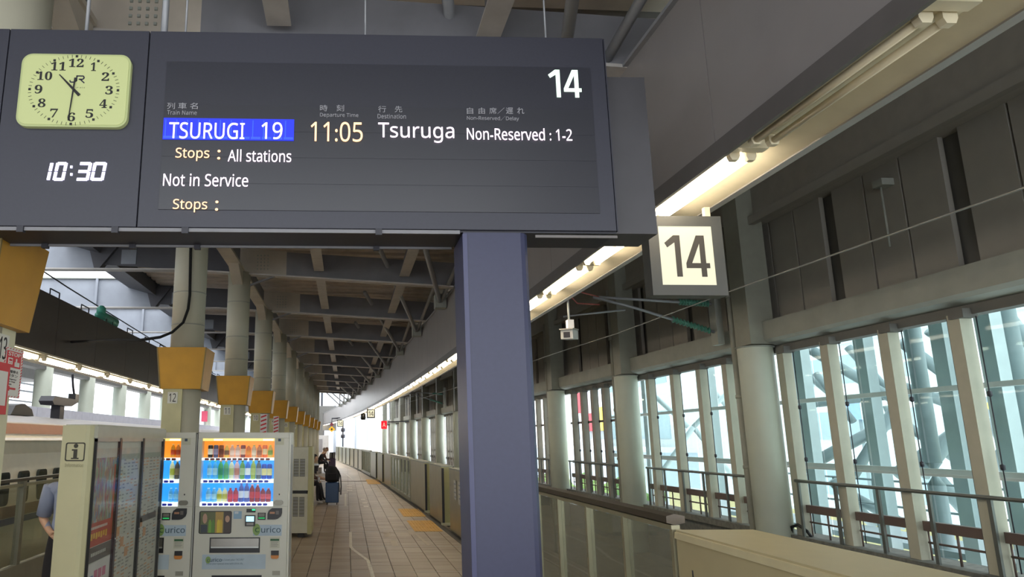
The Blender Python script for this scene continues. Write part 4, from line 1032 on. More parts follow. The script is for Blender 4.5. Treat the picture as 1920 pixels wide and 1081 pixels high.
bx(-17, -11, -2, 27, 3.9, 4.3).build('roof', M_wallD, t2); bx(-13.2, -13.0, -2, 27, -1.6, 3.9).build('wall', mat('canopy_wall', '55524f', .8), t2)
for z in (3.0, 3.35, 3.6): MB().tube([(-11, -2, z), (-11, 27, z+.1)], .03, 6).build('pipe', M_pipe, t2)
for Y in (19, 23, 26.5): bx(-11.2, -11, Y, Y+.3, -1.6, 3.9).build('post', M_pipe, t2)
bl = building('apartment_block', 'white apartment block seen beyond the left columns', -40, -30, 40, 80, -10, 14, M_bw, side='+x', cols=14, rows=8)
building('glass_tower', 'pale glazed tower glimpsed above the left beams', -44, -32, 8, 38, -10, 32, mat('tower_pale', 'c9d6dc', .4), side='+x', cols=10, rows=12)
building('station_annex', 'pale station annex beyond the end of the left track', -30, -10, 100, 112, -6, 6, M_bg, side='y', cols=8, rows=3)
c = atX(1108/1920*1920 if False else 383, 790, -9.6)
t = thing('pink_banner', 'small pink red banner between columns 12 and 11', 'banner', (c.x, c.y, 2.4))
MB().box(c.x-.2, c.x+.2, c.y-.05, c.y, c.z+.0, c.z+.7).build('cloth', mat('banner_pink', 'd8506a', .6), t); MB().tube([(c.x, c.y+.03, 2.75), (c.x, c.y+.03, c.z+.8)], .03, 6).build('pole', M_pipe, t)
# green motor on the fascia
c = atX(203, 602, -4.7)
t = thing('green_insulator_unit', 'green rounded unit lying on top of the left fascia', 'insulator', (c.x, c.y, 4.013))
mg = mat('green_unit', '3f8f7a', .35)
MB().tube([(-4.75, c.y-.5, 4.013+.12), (-4.75, c.y-.25, 4.013+.13), (-4.75, c.y+.5, 4.013+.13), (-4.75, c.y+.65, 4.013+.1)], [.05, .105, .105, .045], 12).build('body', mg, t)
MB().box(-4.84, -4.66, c.y-.3, c.y+.45, 4.013-.02, 4.013+.06).build('saddle', mg, t); MB().lathe((-4.75, c.y-.3, 4.013+.19), [(.09, -.02), (.09, .09), (.04, .14)], 10).build('cap', mg, t)
mb = MB(); mb.tube([(-4.9, 8, 4.6), (-4.9, 12.4, 4.42), (-4.9, 17.7, 4.28), (-4.9, 27, 4.2)], .012, 6)
single(mb, 'messenger_wire', M_dark, 'thin dark wire running above the left fascia', 'wire')

# STOP notice on column 13, on the side facing the platform
XS = -2.085
a = atX(5, 650, XS); b_ = atX(43, 660, XS); zt, zb = 2.30, 1.95
zt = atX(25, 652, XS).z; zb = atX(20, 745, XS).z; y0, y1 = atX(4, 700, XS).y, atX(40, 700, XS).y
t = thing('emergency_stop_notice', 'white notice with a red STOP panel and red hatched border on the left column', 'sign', (XS, y0, zb))
bx(XS-.004, XS+.002, y0, y1, zb, zt).build('board', mat('notice_white', 'd4d2ca', .5), t)
W_ = y1-y0; H_ = zt-zb; RD = mat('warning_red', 'c8323a', .5)
def nb(u0, u1, v0, v1, d=.004): return bx(XS+.002, XS+.002+d*.5, y0+W_*u0, y0+W_*u1, zt-H_*v1, zt-H_*v0)
nb(.12, .88, .07, .40).build('red_panel', RD, t)
lettering('STOP', (XS+.0045, y0+W_*.18, zt-H_*.09), (XS+.0045, y0+W_*.82, zt-H_*.17), mat('notice_white', 'd4d2ca', .5), t, .002, bold=.02)
mb = MB()
mb.box(XS+.004, XS+.006, y0+W_*.2, y0+W_*.42, zt-H_*.34, zt-H_*.21); mb.build('train_pictogram', mat('notice_white', 'd4d2ca', .5), t)
mb = MB(); mb.box(XS+.006, XS+.007, y0+W_*.235, y0+W_*.385, zt-H_*.275, zt-H_*.235); mb.box(XS+.006, XS+.007, y0+W_*.25, y0+W_*.28, zt-H_*.32, zt-H_*.30); mb.box(XS+.006, XS+.007, y0+W_*.34, y0+W_*.37, zt-H_*.32, zt-H_*.30); mb.build('pictogram_window', RD, t, kind='stuff')
mb = MB(); mb.box(XS+.004, XS+.006, y0+W_*.55, y0+W_*.8, zt-H_*.37, zt-H_*.28); mb.box(XS+.004, XS+.006, y0+W_*.6, y0+W_*.66, zt-H_*.29, zt-H_*.21); mb.build('hand_pictogram', mat('notice_white', 'd4d2ca', .5), t)
lettering('非常停止', (XS+.0045, y0+W_*.2, zt-H_*.45), (XS+.0045, y0+W_*.8, zt-H_*.51), M_ink, t, .001)
lettering('ボタン', (XS+.0045, y0+W_*.22, zt-H_*.53), (XS+.0045, y0+W_*.78, zt-H_*.59), M_ink, t, .001)
for q, s_ in enumerate(('Emergency', 'train stop', 'button')): lettering(s_, (XS+.0045, y0+W_*.18, zt-H_*(.62+q*.048)), (XS+.0045, y0+W_*(.72 if q == 0 else .66 if q == 1 else .48), zt-H_*(.655+q*.048)), M_ink, t, .001)
MB().loft([[(xx, y0+W_*u, zt-H_*v) for u, v in ((.25, .82), (.4, .77), (.4, .8), (.72, .8), (.72, .84), (.4, .84), (.4, .87))] for xx in (XS+.002, XS+.005)]).build('arrow', RD, t)
mb = MB()
for q in range(16):
    v = .03+q*.06
    for u in (.01, .93): mb.loft([[(xx, y0+W_*uu, zt-H_*vv) for uu, vv in ((u, v+.03), (u+.06, v), (u+.06, v+.03), (u, v+.06))] for xx in (XS+.0021, XS+.0035)])
for q in range(6):
    u = .08+q*.15
    for v in (.01, .965): mb.loft([[(xx, y0+W_*uu, zt-H_*vv) for uu, vv in ((u, v+.03), (u+.06, v), (u+.1, v), (u+.04, v+.03))] for xx in (XS+.0021, XS+.0035)])
mb.build('hatched_border', RD, t, kind='stuff')
t = thing('red_button_box', 'red emergency box at the extreme left edge of the left column', 'box', (-2.1, 4.0, 2.1)); bx(-2.09, -2.03, 3.95, y0-.02, 1.95, 2.25).build('box', RD, t); bx(-2.03, -2.026, 3.99, y0-.05, 2.0, 2.2).build('cover', mat('notice_white', 'd4d2ca', .5), t)

# ================================================================== INFORMATION BOARD
IX, IY0, IY1, IZ = -2.0, 5.8, 8.05, 1.925
M_info = mat('info_cream', 'bdb994', .5, var=.03)
t = thing('information_board', 'cream freestanding information cabinet with three poster windows, beside the vending machines', 'notice board', (-2.09, 5.8, 0))
o = MB().prism([(-2.225, IY0), (-2.045, IY0), (-2.02, IY0+.02), (IX, IY0+.06), (IX, IY1), (-2.225, IY1)], 'z', .0, IZ-.01); o.build('body', M_info, t)
bx(-2.24, IX+.01, IY0+.1, IY1+.02, IZ-.01, IZ).build('top_cap', mat('info_cap', 'b4b3a2', .4), t)
bx(IX, IX+.03, IY0+.06, IY1, IZ-.105, IZ-.012).build('header', mat('info_header', 'a8a898', .35), t)
ed = [5.88, 6.52, 7.24, 8.03]
postM = {}
def poster_mat():
    m = bpy.data.materials.new('colour_collage_poster'); m.use_nodes = True; n = m.node_tree; b = n.nodes['Principled BSDF']
    tcx = n.nodes.new('ShaderNodeTexCoord'); v = n.nodes.new('ShaderNodeTexVoronoi'); v.inputs['Scale'].default_value = 22
    mp_ = n.nodes.new('ShaderNodeMapping'); mp_.inputs['Scale'].default_value = (1, 1.8, .7)
    r = n.nodes.new('ShaderNodeValToRGB'); sp_ = n.nodes.new('ShaderNodeSeparateColor')
    n.links.new(tcx.outputs['Object'], mp_.inputs[0]); n.links.new(mp_.outputs[0], v.inputs['Vector']); n.links.new(v.outputs['Color'], sp_.inputs[0]); n.links.new(sp_.outputs[0], r.inputs[0])
    cols = ['9ca396', '8a8f6c', 'a0765a', '94605a', '74828a', '9f9068', '7f8a7a', '8f6c6c']
    r.color_ramp.interpolation = 'CONSTANT'
    while len(r.color_ramp.elements) < len(cols): r.color_ramp.elements.new(0)
    for i_, c_ in enumerate(cols): r.color_ramp.elements[i_].position = i_/len(cols); r.color_ramp.elements[i_].color = (*lin(c_), 1)
    n.links.new(r.outputs[0], b.inputs['Base Color']); b.inputs['Roughness'].default_value = .5; return m
M_post = poster_mat(); M_ppr = mat('pale_poster_paper', 'b6b8ac', .6, var=.05); M_pred = mat('poster_red', 'a84a36', .5)
M_pgl = mat('poster_green_grey', '8e9a8a', .5); M_por = mat('print_orange', 'b88a60', .5); M_pgr = mat('print_grey', '85827c', .5); M_pyl = mat('print_yellow', 'c8a23a', .5)
for k in range(3):
    a, b = ed[k]+.0, ed[k+1]-.03
    bx(IX, IX+.028, b-.02, b+.03, 0, IZ-.11).build('dark_upright', M_black if k else mat('dark_red_black', '2a1214', .3), t)
    bx(IX, IX+.022, a, b-.02, IZ-.135, IZ-.105).build('frame_bar', M_alu, t)
    bx(IX, IX+.022, a-.0, a+.015, 0, IZ-.11).build('frame_bar', M_alu if k else M_black, t)
    bx(IX+.0, IX+.004, a+.015, b-.02, .05, IZ-.135).build('backing', M_ppr, t)
    if k == 0:
        zr1, zr0 = 1.16, .98
        bx(IX+.004, IX+.006, a+.03, b-.03, zr1, 1.66).build('poster', M_post, t)
        bx(IX+.004, IX+.0065, a+.03, b-.03, zr0, zr1).build('poster_band', M_pred, t)
        bx(IX+.004, IX+.0065, b-.08, b-.03, zr1, 1.6).build('poster_band', M_pred, t)
        mb = MB(); 
        for q in range(7): yy = a+.06+q*.058; mb.box(IX+.0065, IX+.0075, yy, yy+.04, zr0+.05+.01*(q % 2), zr0+.10)
        mb.build('headline', M_pyl, t, kind='stuff')
        mb = MB(); 
        for q in range(12): yy = a+.06+q*.033; mb.box(IX+.0065, IX+.0075, yy, yy+.022, zr0+.13, zr0+.15)
        mb.build('small_print', M_ppr, t, kind='stuff')
        bx(IX+.004, IX+.006, a+.03, b-.03, .86, .975).build('caption_band', mat('caption_brown', '5e564e', .5), t)
        lettering('SHOP・GUIDE', (IX+.0065, a+.08, .94), (IX+.0065, b-.1, .905), M_ppr, t, .001) if False else None
        mb = MB()
        for q in range(9): yy = a+.1+q*.04; mb.box(IX+.006, IX+.007, yy, yy+.026, .905, .93)
        mb.build('small_print', M_ppr, t, kind='stuff')
        bx(IX+.004, IX+.006, a+.03, b-.03, .3, .85).build('poster', mat('poster_white', 'c4c4be', .5), t)
        mb = MB()
        for q in range(3): yy = a+.2+q*.1; mb.box(IX+.006, IX+.007, yy, yy+.08, .72, .79)
        mb.build('print_block', mat('print_pink', 'b86a80', .5), t, kind='stuff')
        bx(IX+.006, IX+.007, a+.05, a+.18, .7, .76).build('print_block', mat('print_blue', '6a74a8', .5), t)
        mb = MB()
        for q in range(4): yy = a+.12+q*.09; mb.box(IX+.006, IX+.007, yy, yy+.06, .55, .65)
        mb.build('print_block', mat('print_olive', '8a8a50', .5), t, kind='stuff')
    else:
        mb = MB(); m2 = MB(); nrow = 46
        for q in range(nrow):
            z = 1.62 - q*.03
            for cidx in range(5):
                yy = a+.05+cidx*(b-a-.1)/5; ln = random.uniform(.35, .85)*(b-a-.1)/5
                if random.random() < .75: (mb if random.random() < .7 else m2).box(IX+.004, IX+.005, yy, yy+ln, z, z+.012)
        mb.build('timetable_print', M_pgr, t, kind='stuff'); m2.build('timetable_print', M_por, t, kind='stuff')
        bx(IX+.004, IX+.005, a+.04, b-.05, 1.63, 1.68).build('timetable_heading', M_pgl, t)
        if k == 2: bx(IX+.005, IX+.006, a+.06, b-.1, 1.02, 1.08).build('timetable_heading', mat('heading_dark', '5c5854', .5), t)
        for q in range(3 if k == 1 else 2): bx(IX+.0052, IX+.006, a+.06+q*.14, a+.16+q*.14, .98-q*.1, 1.06-q*.1).build('print_block', M_por, t)
    # wavy acrylic cover: gently buckled sheet
    mb = MB(); mb.smooth = True; n1, n2 = 16, 60; ys = [a+.015+(b-.035-a)*i/n1 for i in range(n1+1)]; zs = [.05+(IZ-.24)*j/n2 for j in range(n2+1)]
    vs = []; 
    for j, z in enumerate(zs):
        amp = .0028*math.exp(-((IZ-.135-z)/.2)**1.2) + .0004
        for i, y in enumerate(ys): vs.append((IX+.024+amp*math.sin((y-a)*16+math.sin(z*17)*1.4+k)*math.cos(z*11), y, z))
    fs = [(j*(n1+1)+i, j*(n1+1)+i+1, (j+1)*(n1+1)+i+1, (j+1)*(n1+1)+i) for j in range(n2) for i in range(n1)]
    mb.add(vs, fs); mb.build('acrylic_cover', M_acryl, t)
    MB().lathe((IX+.03, b+.0, .98), [(.008, -.006), (.008, .006)], 8).build('lock', M_alu, t)
# pictogram
p0, p1 = at(124, 829, IY0-.001), at(158, 864, IY0-.001)
W_, H_ = p1.x-p0.x, p0.z-p1.z; M_id = mat('pictogram_dark', '38352a', .5)
ring = MB(); A = rrect(W_/2, H_/2, W_*.1, 3); B = rrect(W_/2-.009, H_/2-.009, W_*.07, 3); cxp, czp = (p0.x+p1.x)/2, (p0.z+p1.z)/2; n = len(A)
vs = [(cxp+a, yy, czp+b) for yy in (IY0-.003, IY0) for a, b in A] + [(cxp+a, yy, czp+b) for yy in (IY0-.003, IY0) for a, b in B]
fs = []
for i in range(n):
    j = (i+1) % n; fs += [(i, j, 2*n+j, 2*n+i), (i, j, n+j, n+i), (2*n+i, 2*n+j, 3*n+j, 3*n+i)]
ring.add(vs, fs); ring.build('pictogram_frame', M_id, t)
mb = MB(); mb.box(cxp-.012, cxp+.016, IY0-.003, IY0, czp-.045, czp+.02); mb.box(cxp-.026, cxp-.012, IY0-.003, IY0, czp+.008, czp+.02); mb.box(cxp-.028, cxp+.03, IY0-.003, IY0, czp-.055, czp-.045)
mb.build('information_letter', M_id, t, kind='stuff')
MB().prism([(cxp+.003+.017*math.cos(q*PI/8), czp+.045+.017*math.sin(q*PI/8)) for q in range(16)], 'y', IY0-.003, IY0).build('information_dot', M_id, t)
lettering('Information', at(122, 868, IY0-.001), at(156, 875, IY0-.001), mat('faint_caption', '8d8869', .5), t, .001)

# ================================================================== VENDING MACHINES
VY = 8.3
def v(zx, zy, Y=VY): return at(280+zx*.27855, 780+zy*.27844, VY) + Vector((0, Y-VY, 0))
M_vend = mat('machine_white', 'c3c3b6', .4, var=.02)
M_vw = mat('machine_white_trim', 'd0d0c8', .3)
M_vo = mat('lit_orange_panel', 'f08a20', .5, emit=.5, ecol='f48a24'); M_vb = mat('lit_blue_panel', '2a90e0', .5, emit=.5, ecol='2288e0')
M_vl = mat('lit_white_shelf', 'ffffff', .5, emit=.6, ecol='eef6ff'); M_vy = mat('lit_yellow_header', 'f6e090', .5, emit=.55, ecol='f6dc80')
VX0, VX1, VZ = v(325, 110).x, v(944, 110).x, 1.89
def machine():
    t = thing('vending_machine', 'x', 'vending machine', ((VX0+VX1)/2, VY, 0))
    wx0, wx1 = v(352, 300).x, v(840, 300).x; wz1, wz0 = v(500, 148).z, v(500, 606).z
    bx(VX0, VX1, VY+.14, VY+.66, .06, VZ).build('cabinet', M_vend, t)
    bx(VX0+.03, VX1-.03, VY+.05, VY+.6, 0, .06).build('plinth', M_dark, t)
    # door: a frame around the lit window
    mb = MB(); a, b = VX0+.012, VX1-.004
    mb.box(a, b, VY, VY+.135, .08, wz0); 
    mb.build('lower_door', M_vend, t, .006)
    bx(a, b, VY, VY+.135, wz1, VZ-.004).build('door_header', M_vend, t, .004)
    bx(a, wx0, VY, VY+.135, wz0, wz1).build('door_stile', M_vend, t); bx(wx1, b, VY, VY+.135, wz0, wz1).build('door_stile', M_vend, t)
    bx(VX1-.004, VX1+.012, VY+.05, VY+.12, .1, VZ-.02).build('hinge_strip', M_vw, t); bx(VX1, VX1+.008, VY+.3, VY+.5, .3, 1.75).build('side_vent', M_pipe, t)
    bx(a-.012, a-.002, VY+.02, VY+.14, .06, VZ).build('door_gap', M_black, t)
    rows = ((148, 166, 280, M_vo), (297, 297, 425, M_vb), (450, 450, 580, M_vb))
    bx(wx0, wx1, VY+.02, VY+.03, v(0, 166).z, wz1).build('lit_header', M_vy, t)
    for (zx0, zx1) in ((440, 500), (770, 838)): bx(v(zx0, 0).x, v(zx1, 0).x, VY+.015, VY+.02, v(0, 163).z, v(0, 153).z).build('header_mark', M_vl, t)
    for r_, (q0, y0, y1, m) in enumerate(rows):
        z0, z1 = v(0, y1).z, v(0, y0).z
        bx(wx0, wx1, VY+.12, VY+.135, z0, z1).build('lit_backdrop', m, t)
        ys = {0: (280, 297), 1: (425, 450), 2: (580, 606)}[r_]
        bx(wx0, wx1, VY+.004, VY+.12, v(0, ys[1]).z, v(0, ys[0]).z).build('lit_shelf', M_vl, t)
        for k in range(12):
            zx = {0: 390, 1: 380, 2: 372}[r_] + k*37.3; c = v(zx, (ys[0]+ys[1])/2)
            btn = MB().prism([(c.x-.027, c.z-.012), (c.x+.012, c.z-.012), (c.x+.022, c.z), (c.x+.012, c.z+.012), (c.x-.027, c.z+.012)], 'y', VY-.008, VY+.004).build('select_button', mat('button_blue', '222a90', .3, emit=.15, ecol='2030c0') if r_ else mat('button_red', '7a3a30', .3), t)
    bx(wx0, wx1, VY-.002, VY+.001, wz0+.01, wz1).build('window_glass', M_glassClr, t)
    def plate(zx0, zy0, zx1, zy1, m, nm, d=.006): p, q = v(zx0, zy0), v(zx1, zy1); return bx(p.x, q.x, VY-d, VY, q.z, p.z).build(nm, m, t)
    plate(850, 146, 906, 192, mat('sticker_grey', 'b4b49c', .5), 'sticker', .002)
    plate(868, 150, 886, 168, mat('sticker_navy', '2a3a50', .5), 'sticker_mark', .003)
    p = v(875, 525); MB().lathe((0, 0, 0), [(.01, 0)], 6) if False else None
    bx(p.x-.006, p.x+.006, VY-.004, VY, p.z-.008, p.z+.008).build('lock', M_black, t)
    p, q = v(840, 565), v(900, 596); cx2, cz2 = (p.x+q.x)/2, (p.z+q.z)/2
    MB().prism([(cx2+a_, cz2+b_) for a_, b_ in rrect((q.x-p.x)/2, (p.z-q.z)/2, .024, 4)], 'y', VY-.02, VY).build('coin_slot', mat('coin_slot_grey', '6f6d62', .3, .6), t)
    # advert panel
    p, q = v(338, 637), v(551, 790); cx2, cz2, hx, hz = (p.x+q.x)/2, (p.z+q.z)/2, (q.x-p.x)/2, (p.z-q.z)/2
    MB().prism([(cx2+a_, cz2+b_) for a_, b_ in rrect(hx, hz, .02, 4)], 'y', VY-.004, VY).build('advert_frame', M_black, t)
    def adv(u0, u1, w0, w1, m, nm='advert_print', d=.0055): return bx(p.x+2*hx*u0, p.x+2*hx*u1, VY-d, VY-.004, p.z-2*hz*w1, p.z-2*hz*w0).build(nm, m, t)
    adv(.04, .97, .04, .96, mat('advert_olive', '5e6440', .4)); adv(.5, .74, .04, .96, mat('advert_ochre', 'a88a48', .4), d=.006)
    adv(.76, .97, .04, .96, mat('advert_brown', '3e322c', .4), d=.006); adv(.06, .26, .6, .95, mat('advert_slate', '343c44', .4), d=.0062)
    for (u, w_, ru, rw, m) in ((.18, .33, .07, .22, mat('advert_skin', 'b08e78', .5)), (.87, .35, .07, .15, mat('advert_skin', 'b08e78', .5))):
        MB().prism([(p.x+2*hx*(u+ru*math.cos(k*PI/8)), p.z-2*hz*(w_+rw*math.sin(k*PI/8))) for k in range(16)], 'y', VY-.0068, VY-.006).build('advert_face_shape', m, t)
    for (u, m) in ((.34, mat('advert_green', '6d9a3c', .4)), (.44, mat('advert_green2', '557f38', .4)), (.6, mat('advert_yellow', 'd0b838', .4)), (.67, mat('advert_yellow2', 'c4a83c', .4))):
        MB().prism([(p.x+2*hx*(u-.045), p.z-2*hz*.95), (p.x+2*hx*(u+.045), p.z-2*hz*.95), (p.x+2*hx*(u+.045), p.z-2*hz*.5), (p.x+2*hx*(u+.02), p.z-2*hz*.38), (p.x+2*hx*(u-.02), p.z-2*hz*.38), (p.x+2*hx*(u-.045), p.z-2*hz*.5)], 'y', VY-.0075, VY-.0062).build('advert_bottle_shape', m, t)
    plate(568, 638, 621, 690, mat('sticker_blue', '84a4ba', .5), 'sticker', .002); plate(575, 641, 600, 655, mat('sticker_white', 'c0c8cc', .5), 'sticker_mark', .003)
    plate(655, 622, 715, 646, M_black, 'status_display'); plate(692, 624, 713, 633, mat('lit_green', '30e090', .5, emit=.8, ecol='30e090'), 'status_light', .008)
    plate(648, 665, 712, 737, M_black, 'card_reader', .03); plate(655, 671, 706, 706, mat('lit_screen_blue', 'a8dcf4', .5, emit=.75, ecol='a8dcf4'), 'reader_screen', .032); plate(657, 714, 703, 730, mat('reader_grey', '8e8a86', .4), 'reader_pad', .034)
    plate(730, 648, 783, 696, M_black, 'amount_display'); plate(737, 652, 776, 674, mat('display_grey', '6c6a60', .4), 'display_face', .008); plate(735, 680, 777, 688, mat('lit_green_dim', '20a050', .5, emit=.4, ecol='20b060'), 'display_digits', .008)
    p_, q_ = v(797, 617), v(893, 693); hx2, hz2 = (q_.x-p_.x), (p_.z-q_.z)
    MB().prism([(p_.x+hx2*a_, p_.z-hz2*b_) for a_, b_ in ((.3, 0), (1, 0), (1, .45), (.93, .72), (.7, .95), (.5, 1), (0, 1), (0, .5), (.08, .22))], 'y', VY-.012, VY).build('note_slot', M_black, t)
    plate(812, 642, 845, 655, mat('note_print', 'a87858', .5), 'slot_picture', .014); plate(852, 634, 872, 660, mat('slot_grey', '5c5650', .4), 'slot_mouth', .016)
    plate(700, 730, 890, 803, mat('logo_plate_blue', 'a3b4c0', .5), 'logo_plate', .003)
    c = v(722, 762); MB().prism([(c.x+.042*math.cos(k*PI/12), c.z+.062*math.sin(k*PI/12)) for k in range(24)], 'y', VY-.005, VY-.003).build('logo_disc', mat('logo_green', '7f9c58', .5), t)
    lettering('c', v(712, 748, VY-.005), v(740, 780, VY-.005), mat('logo_dark_green', '2f5a34', .5), t, .002, bold=.015)
    lettering('urico', v(754, 742, VY-.004), v(884, 782, VY-.004), mat('logo_text', '3a5260', .5), t, .002, bold=.005)
    plate(812, 813, 877, 886, mat('sticker_cream', 'b5b5a2', .5), 'price_sticker', .002); plate(815, 824, 874, 838, mat('sticker_green', '2c5a38', .5), 'sticker_mark', .003)
    mb = MB(); 
    for k in range(4): a_ = v(818, 845+k*9); b2 = v(868-6*(k % 2), 848+k*9); mb.box(a_.x, b2.x, VY-.003, VY-.002, b2.z, a_.z)
    mb.build('sticker_print', M_pgr, t, kind='stuff')
    plate(820, 903, 871, 938, M_black, 'coin_return', .01); 
    p_, q_ = v(818, 934), v(872, 957); MB().prism([(p_.x, p_.z), (q_.x, p_.z), (q_.x-.004, q_.z+.008), (q_.x-.02, q_.z), (p_.x+.02, q_.z), (p_.x+.004, q_.z+.008)], 'y', VY-.02, VY).build('coin_tray', mat('coin_orange', 'c07a34', .4), t)
    plate(408, 815, 743, 917, M_black, 'delivery_frame', .006)
    p_, q_ = v(416, 822), v(736, 882); MB().hexa([(p_.x, VY-.012, q_.z), (q_.x, VY-.012, q_.z), (q_.x, VY-.006, q_.z), (p_.x, VY-.006, q_.z)], [(p_.x, VY-.008, p_.z), (q_.x, VY-.008, p_.z), (q_.x, VY-.006, p_.z), (p_.x, VY-.006, p_.z)]).build('delivery_flap', mat('flap_grey', '75726c', .22, .6), t)
    p_, q_ = v(416, 876), v(736, 884); bx(p_.x, q_.x, VY-.018, VY-.006, q_.z, p_.z).build('flap_lip', M_alu, t)
    plate(357, 930, 781, 1027, mat('banner_pale_blue', 'a6b6c0', .5), 'banner', .003); 
    c = v(396, 966); MB().prism([(c.x+.028*math.cos(k*PI/10), c.z+.036*math.sin(k*PI/10)) for k in range(20)], 'y', VY-.005, VY-.003).build('logo_disc', mat('logo_green', '7f9c58', .5), t)
    lettering('curico', v(390, 952, VY-.005), v(488, 978, VY-.005), mat('logo_text', '3a5260', .5), t, .002)
    lettering("'s \"Love! your \"ACURE\"", v(490, 958, VY-.004), v(638, 974, VY-.004), mat('banner_text', '6a7a84', .5), t, .001)
    lettering('Enjoy your special time with drink life.', v(386, 984, VY-.004), v(632, 1000, VY-.004), mat('banner_text', '6a7a84', .5), t, .001)
    plate(828, 1040, 879, 1069, mat('rating_plate', '8b897c', .4, .4), 'rating_plate', .003); plate(420, 1070, 755, 1110, M_black, 'lower_recess', .004)
    return t
vm = machine(); vm['label'] = 'white drinks vending machine with orange and blue lit rows, fully visible, right of the pair'
vm2 = copy_tree(vm); vm2.location.x -= 1.047; vm2['label'] = 'white drinks vending machine half hidden behind the information board, left of the pair'
# drinks
def drink(kind, x, zb, h, r, col, cap, lab, lbl, Y=None):
    Y = VY+.07
    t = thing({'b': 'drink_bottle', 'c': 'drink_can', 'k': 'drink_carton'}[kind], lab, {'b': 'bottle', 'c': 'can', 'k': 'carton'}[kind], (x, Y, zb), 'drinks on show in the machines')
    mc = mat('drink_'+col, col, .35, emit=.14, ecol=col); ml = mat('drinklabel_'+lbl, lbl, .4, emit=.14, ecol=lbl); mk = mat('cap_'+cap, cap, .4, emit=.2, ecol=cap)  # faint emission on the drinks stands in for the machine window's light
    if kind == 'b':
        MB().lathe((x, Y, zb), [(r*.9, 0), (r, .01), (r, h*.68), (r*.85, h*.78), (r*.42, h*.88), (r*.42, h*.93)], 12).build('bottle', mc, t)
        MB().lathe((x, Y, zb), [(r*.5, h*.93), (r*.5, h)], 10).build('cap', mk, t); MB().lathe((x, Y, zb), [(r*1.03, h*.22), (r*1.03, h*.58)], 12).build('label', ml, t)
    else:
        MB().lathe((x, Y, zb), [(r*.85, 0), (r, .012), (r, h*.9), (r*.82, h*.98)], 12).build('can', mc, t)
        MB().lathe((x, Y, zb), [(r*.8, h*.98), (r*.8, h)], 10).build('lid', mk, t); MB().lathe((x, Y, zb), [(r*1.03, h*.25), (r*1.03, h*.7)], 12).build('label', ml, t)
ordl = ['first', 'second', 'third', 'fourth', 'fifth', 'sixth', 'seventh', 'eighth', 'ninth', 'tenth', 'eleventh', 'twelfth']
R1 = [('c','2e2620','dcd8cc','ece4d4','dark coffee can'),('c','5a5a78','8890a8','9a90b0','slate blue can'),('c','8a4a28','c89060','6a3020','brown coffee can'),('b','e0b040','e8c860','7a4a20','amber bottle'),('b','d8a890','e8d0c0','f0d0c0','pinkish milk-tea bottle'),('b','d8b0a0','6a4a50','f0d8d0','pale pink bottle'),('c','7a2c28','c04030','e0c0a0','dark red can'),('b','e07020','f0c040','f09020','orange bottle'),('b','d0b090','9ab060','e8d8c0','beige bottle'),('b','c07848','d04030','a06040','brown tea bottle'),('c','e86a30','f0a060','f0d0a0','bright orange can'),('b','d8b050','b0c850','80a040','green-yellow bottle')]
R2 = [('b','58b4ec','70c8a8','a8dcf4','clear blue water bottle'),('b','58b4ec','70c8a8','a8dcf4','clear blue water bottle'),('b','4aa868','d89a80','2f9068','green tea bottle'),('b','4aa868','d89a80','2f9068','green tea bottle'),('b','d4dcc0','906080','b8c878','pale yogurt bottle'),('b','d8b0b8','906090','c07868','pink and white bottle'),('b','5a9a48','2f6038','a8c890','leaf green bottle'),('b','2a70d8','e0f0ff','f0f6ff','blue and white bottle'),('b','98b050','c8d080','b8c870','light green bottle'),('b','58646c','40484c','a8acb0','grey and black bottle'),('c','2048b0','3060d0','e8e0a0','blue can with a yellow disc'),('c','2048b0','3060d0','e8e0a0','blue can with a yellow disc')]
R3 = [('b','70bcec','c0e4f8','a8dcf8','small clear water bottle'),('b','70bcec','c0e4f8','a8dcf8','small clear water bottle'),('b','e0e0b0','b0d0e0','b8b840','small lemon bottle'),('b','e0e0b0','b0d0e0','b8b840','small lemon bottle'),('b','b02840','902038','d83050','red bottle'),('b','b02840','902038','d83050','red bottle'),('b','4858a8','6070b8','d8e0f0','tall indigo bottle'),('b','4858a8','6070b8','d8e0f0','tall indigo bottle'),('b','8a2030','d0a0a8','c83040','dark cola bottle with red label'),('b','8a2030','d0a0a8','c83040','dark cola bottle with red label'),('b','8a3040','c08090','d85060','small cola bottle with red label'),('b','8a3040','c08090','d85060','small cola bottle with red label')]
rown = ['orange top row', 'blue middle row', 'blue bottom row']
for r_, (R_, zx0, zb_) in enumerate(((R1, 402, 279), (R2, 396, 424), (R3, 388, 579))):
    for k, (kd, col, cap, lbl, nm) in enumerate(R_):
        c = v(zx0+k*37.0, zb_); h = {0: .14, 1: .205, 2: .15}[r_]
        if r_ == 1 and k in (10, 11): h = .165
        if r_ == 2 and k in (6, 7): h = .205
        if r_ == 2 and k in (8, 9): h = .19
        r = .0285
        drink(kd, c.x, c.z, h, r, col, cap, '%s, %s in the %s, right machine' % (nm, ordl[k]+' from left', rown[r_]), lbl)
for r_, (zb_, specs) in enumerate(((279, [('b','d8902c','e8c080','c04820','amber tea bottle'),('b','d07a30','e8c080','a84020','brown tea bottle')]), (424, [('b','d8dcb0','e8f0e0','b0b848','pale lemon bottle'),('b','4a4438','c8c0a8','7a6a48','dark coffee bottle')]), (579, [('b','58b0ea','a0d8f4','80c8f0','clear blue bottle'),('b','58b0ea','a0d8f4','80c8f0','clear blue bottle')]))):
    for k, (kd, col, cap, lbl, nm) in enumerate(specs):
        c = v((152, 186)[k] - r_*8 - 4, zb_)
        drink(kd, c.x+.0, c.z, .15 if r_ != 1 else .2, .027, col, cap, '%s, %s in the %s, half-hidden machine' % (nm, ('second from right', 'rightmost')[k], rown[r_]), lbl)

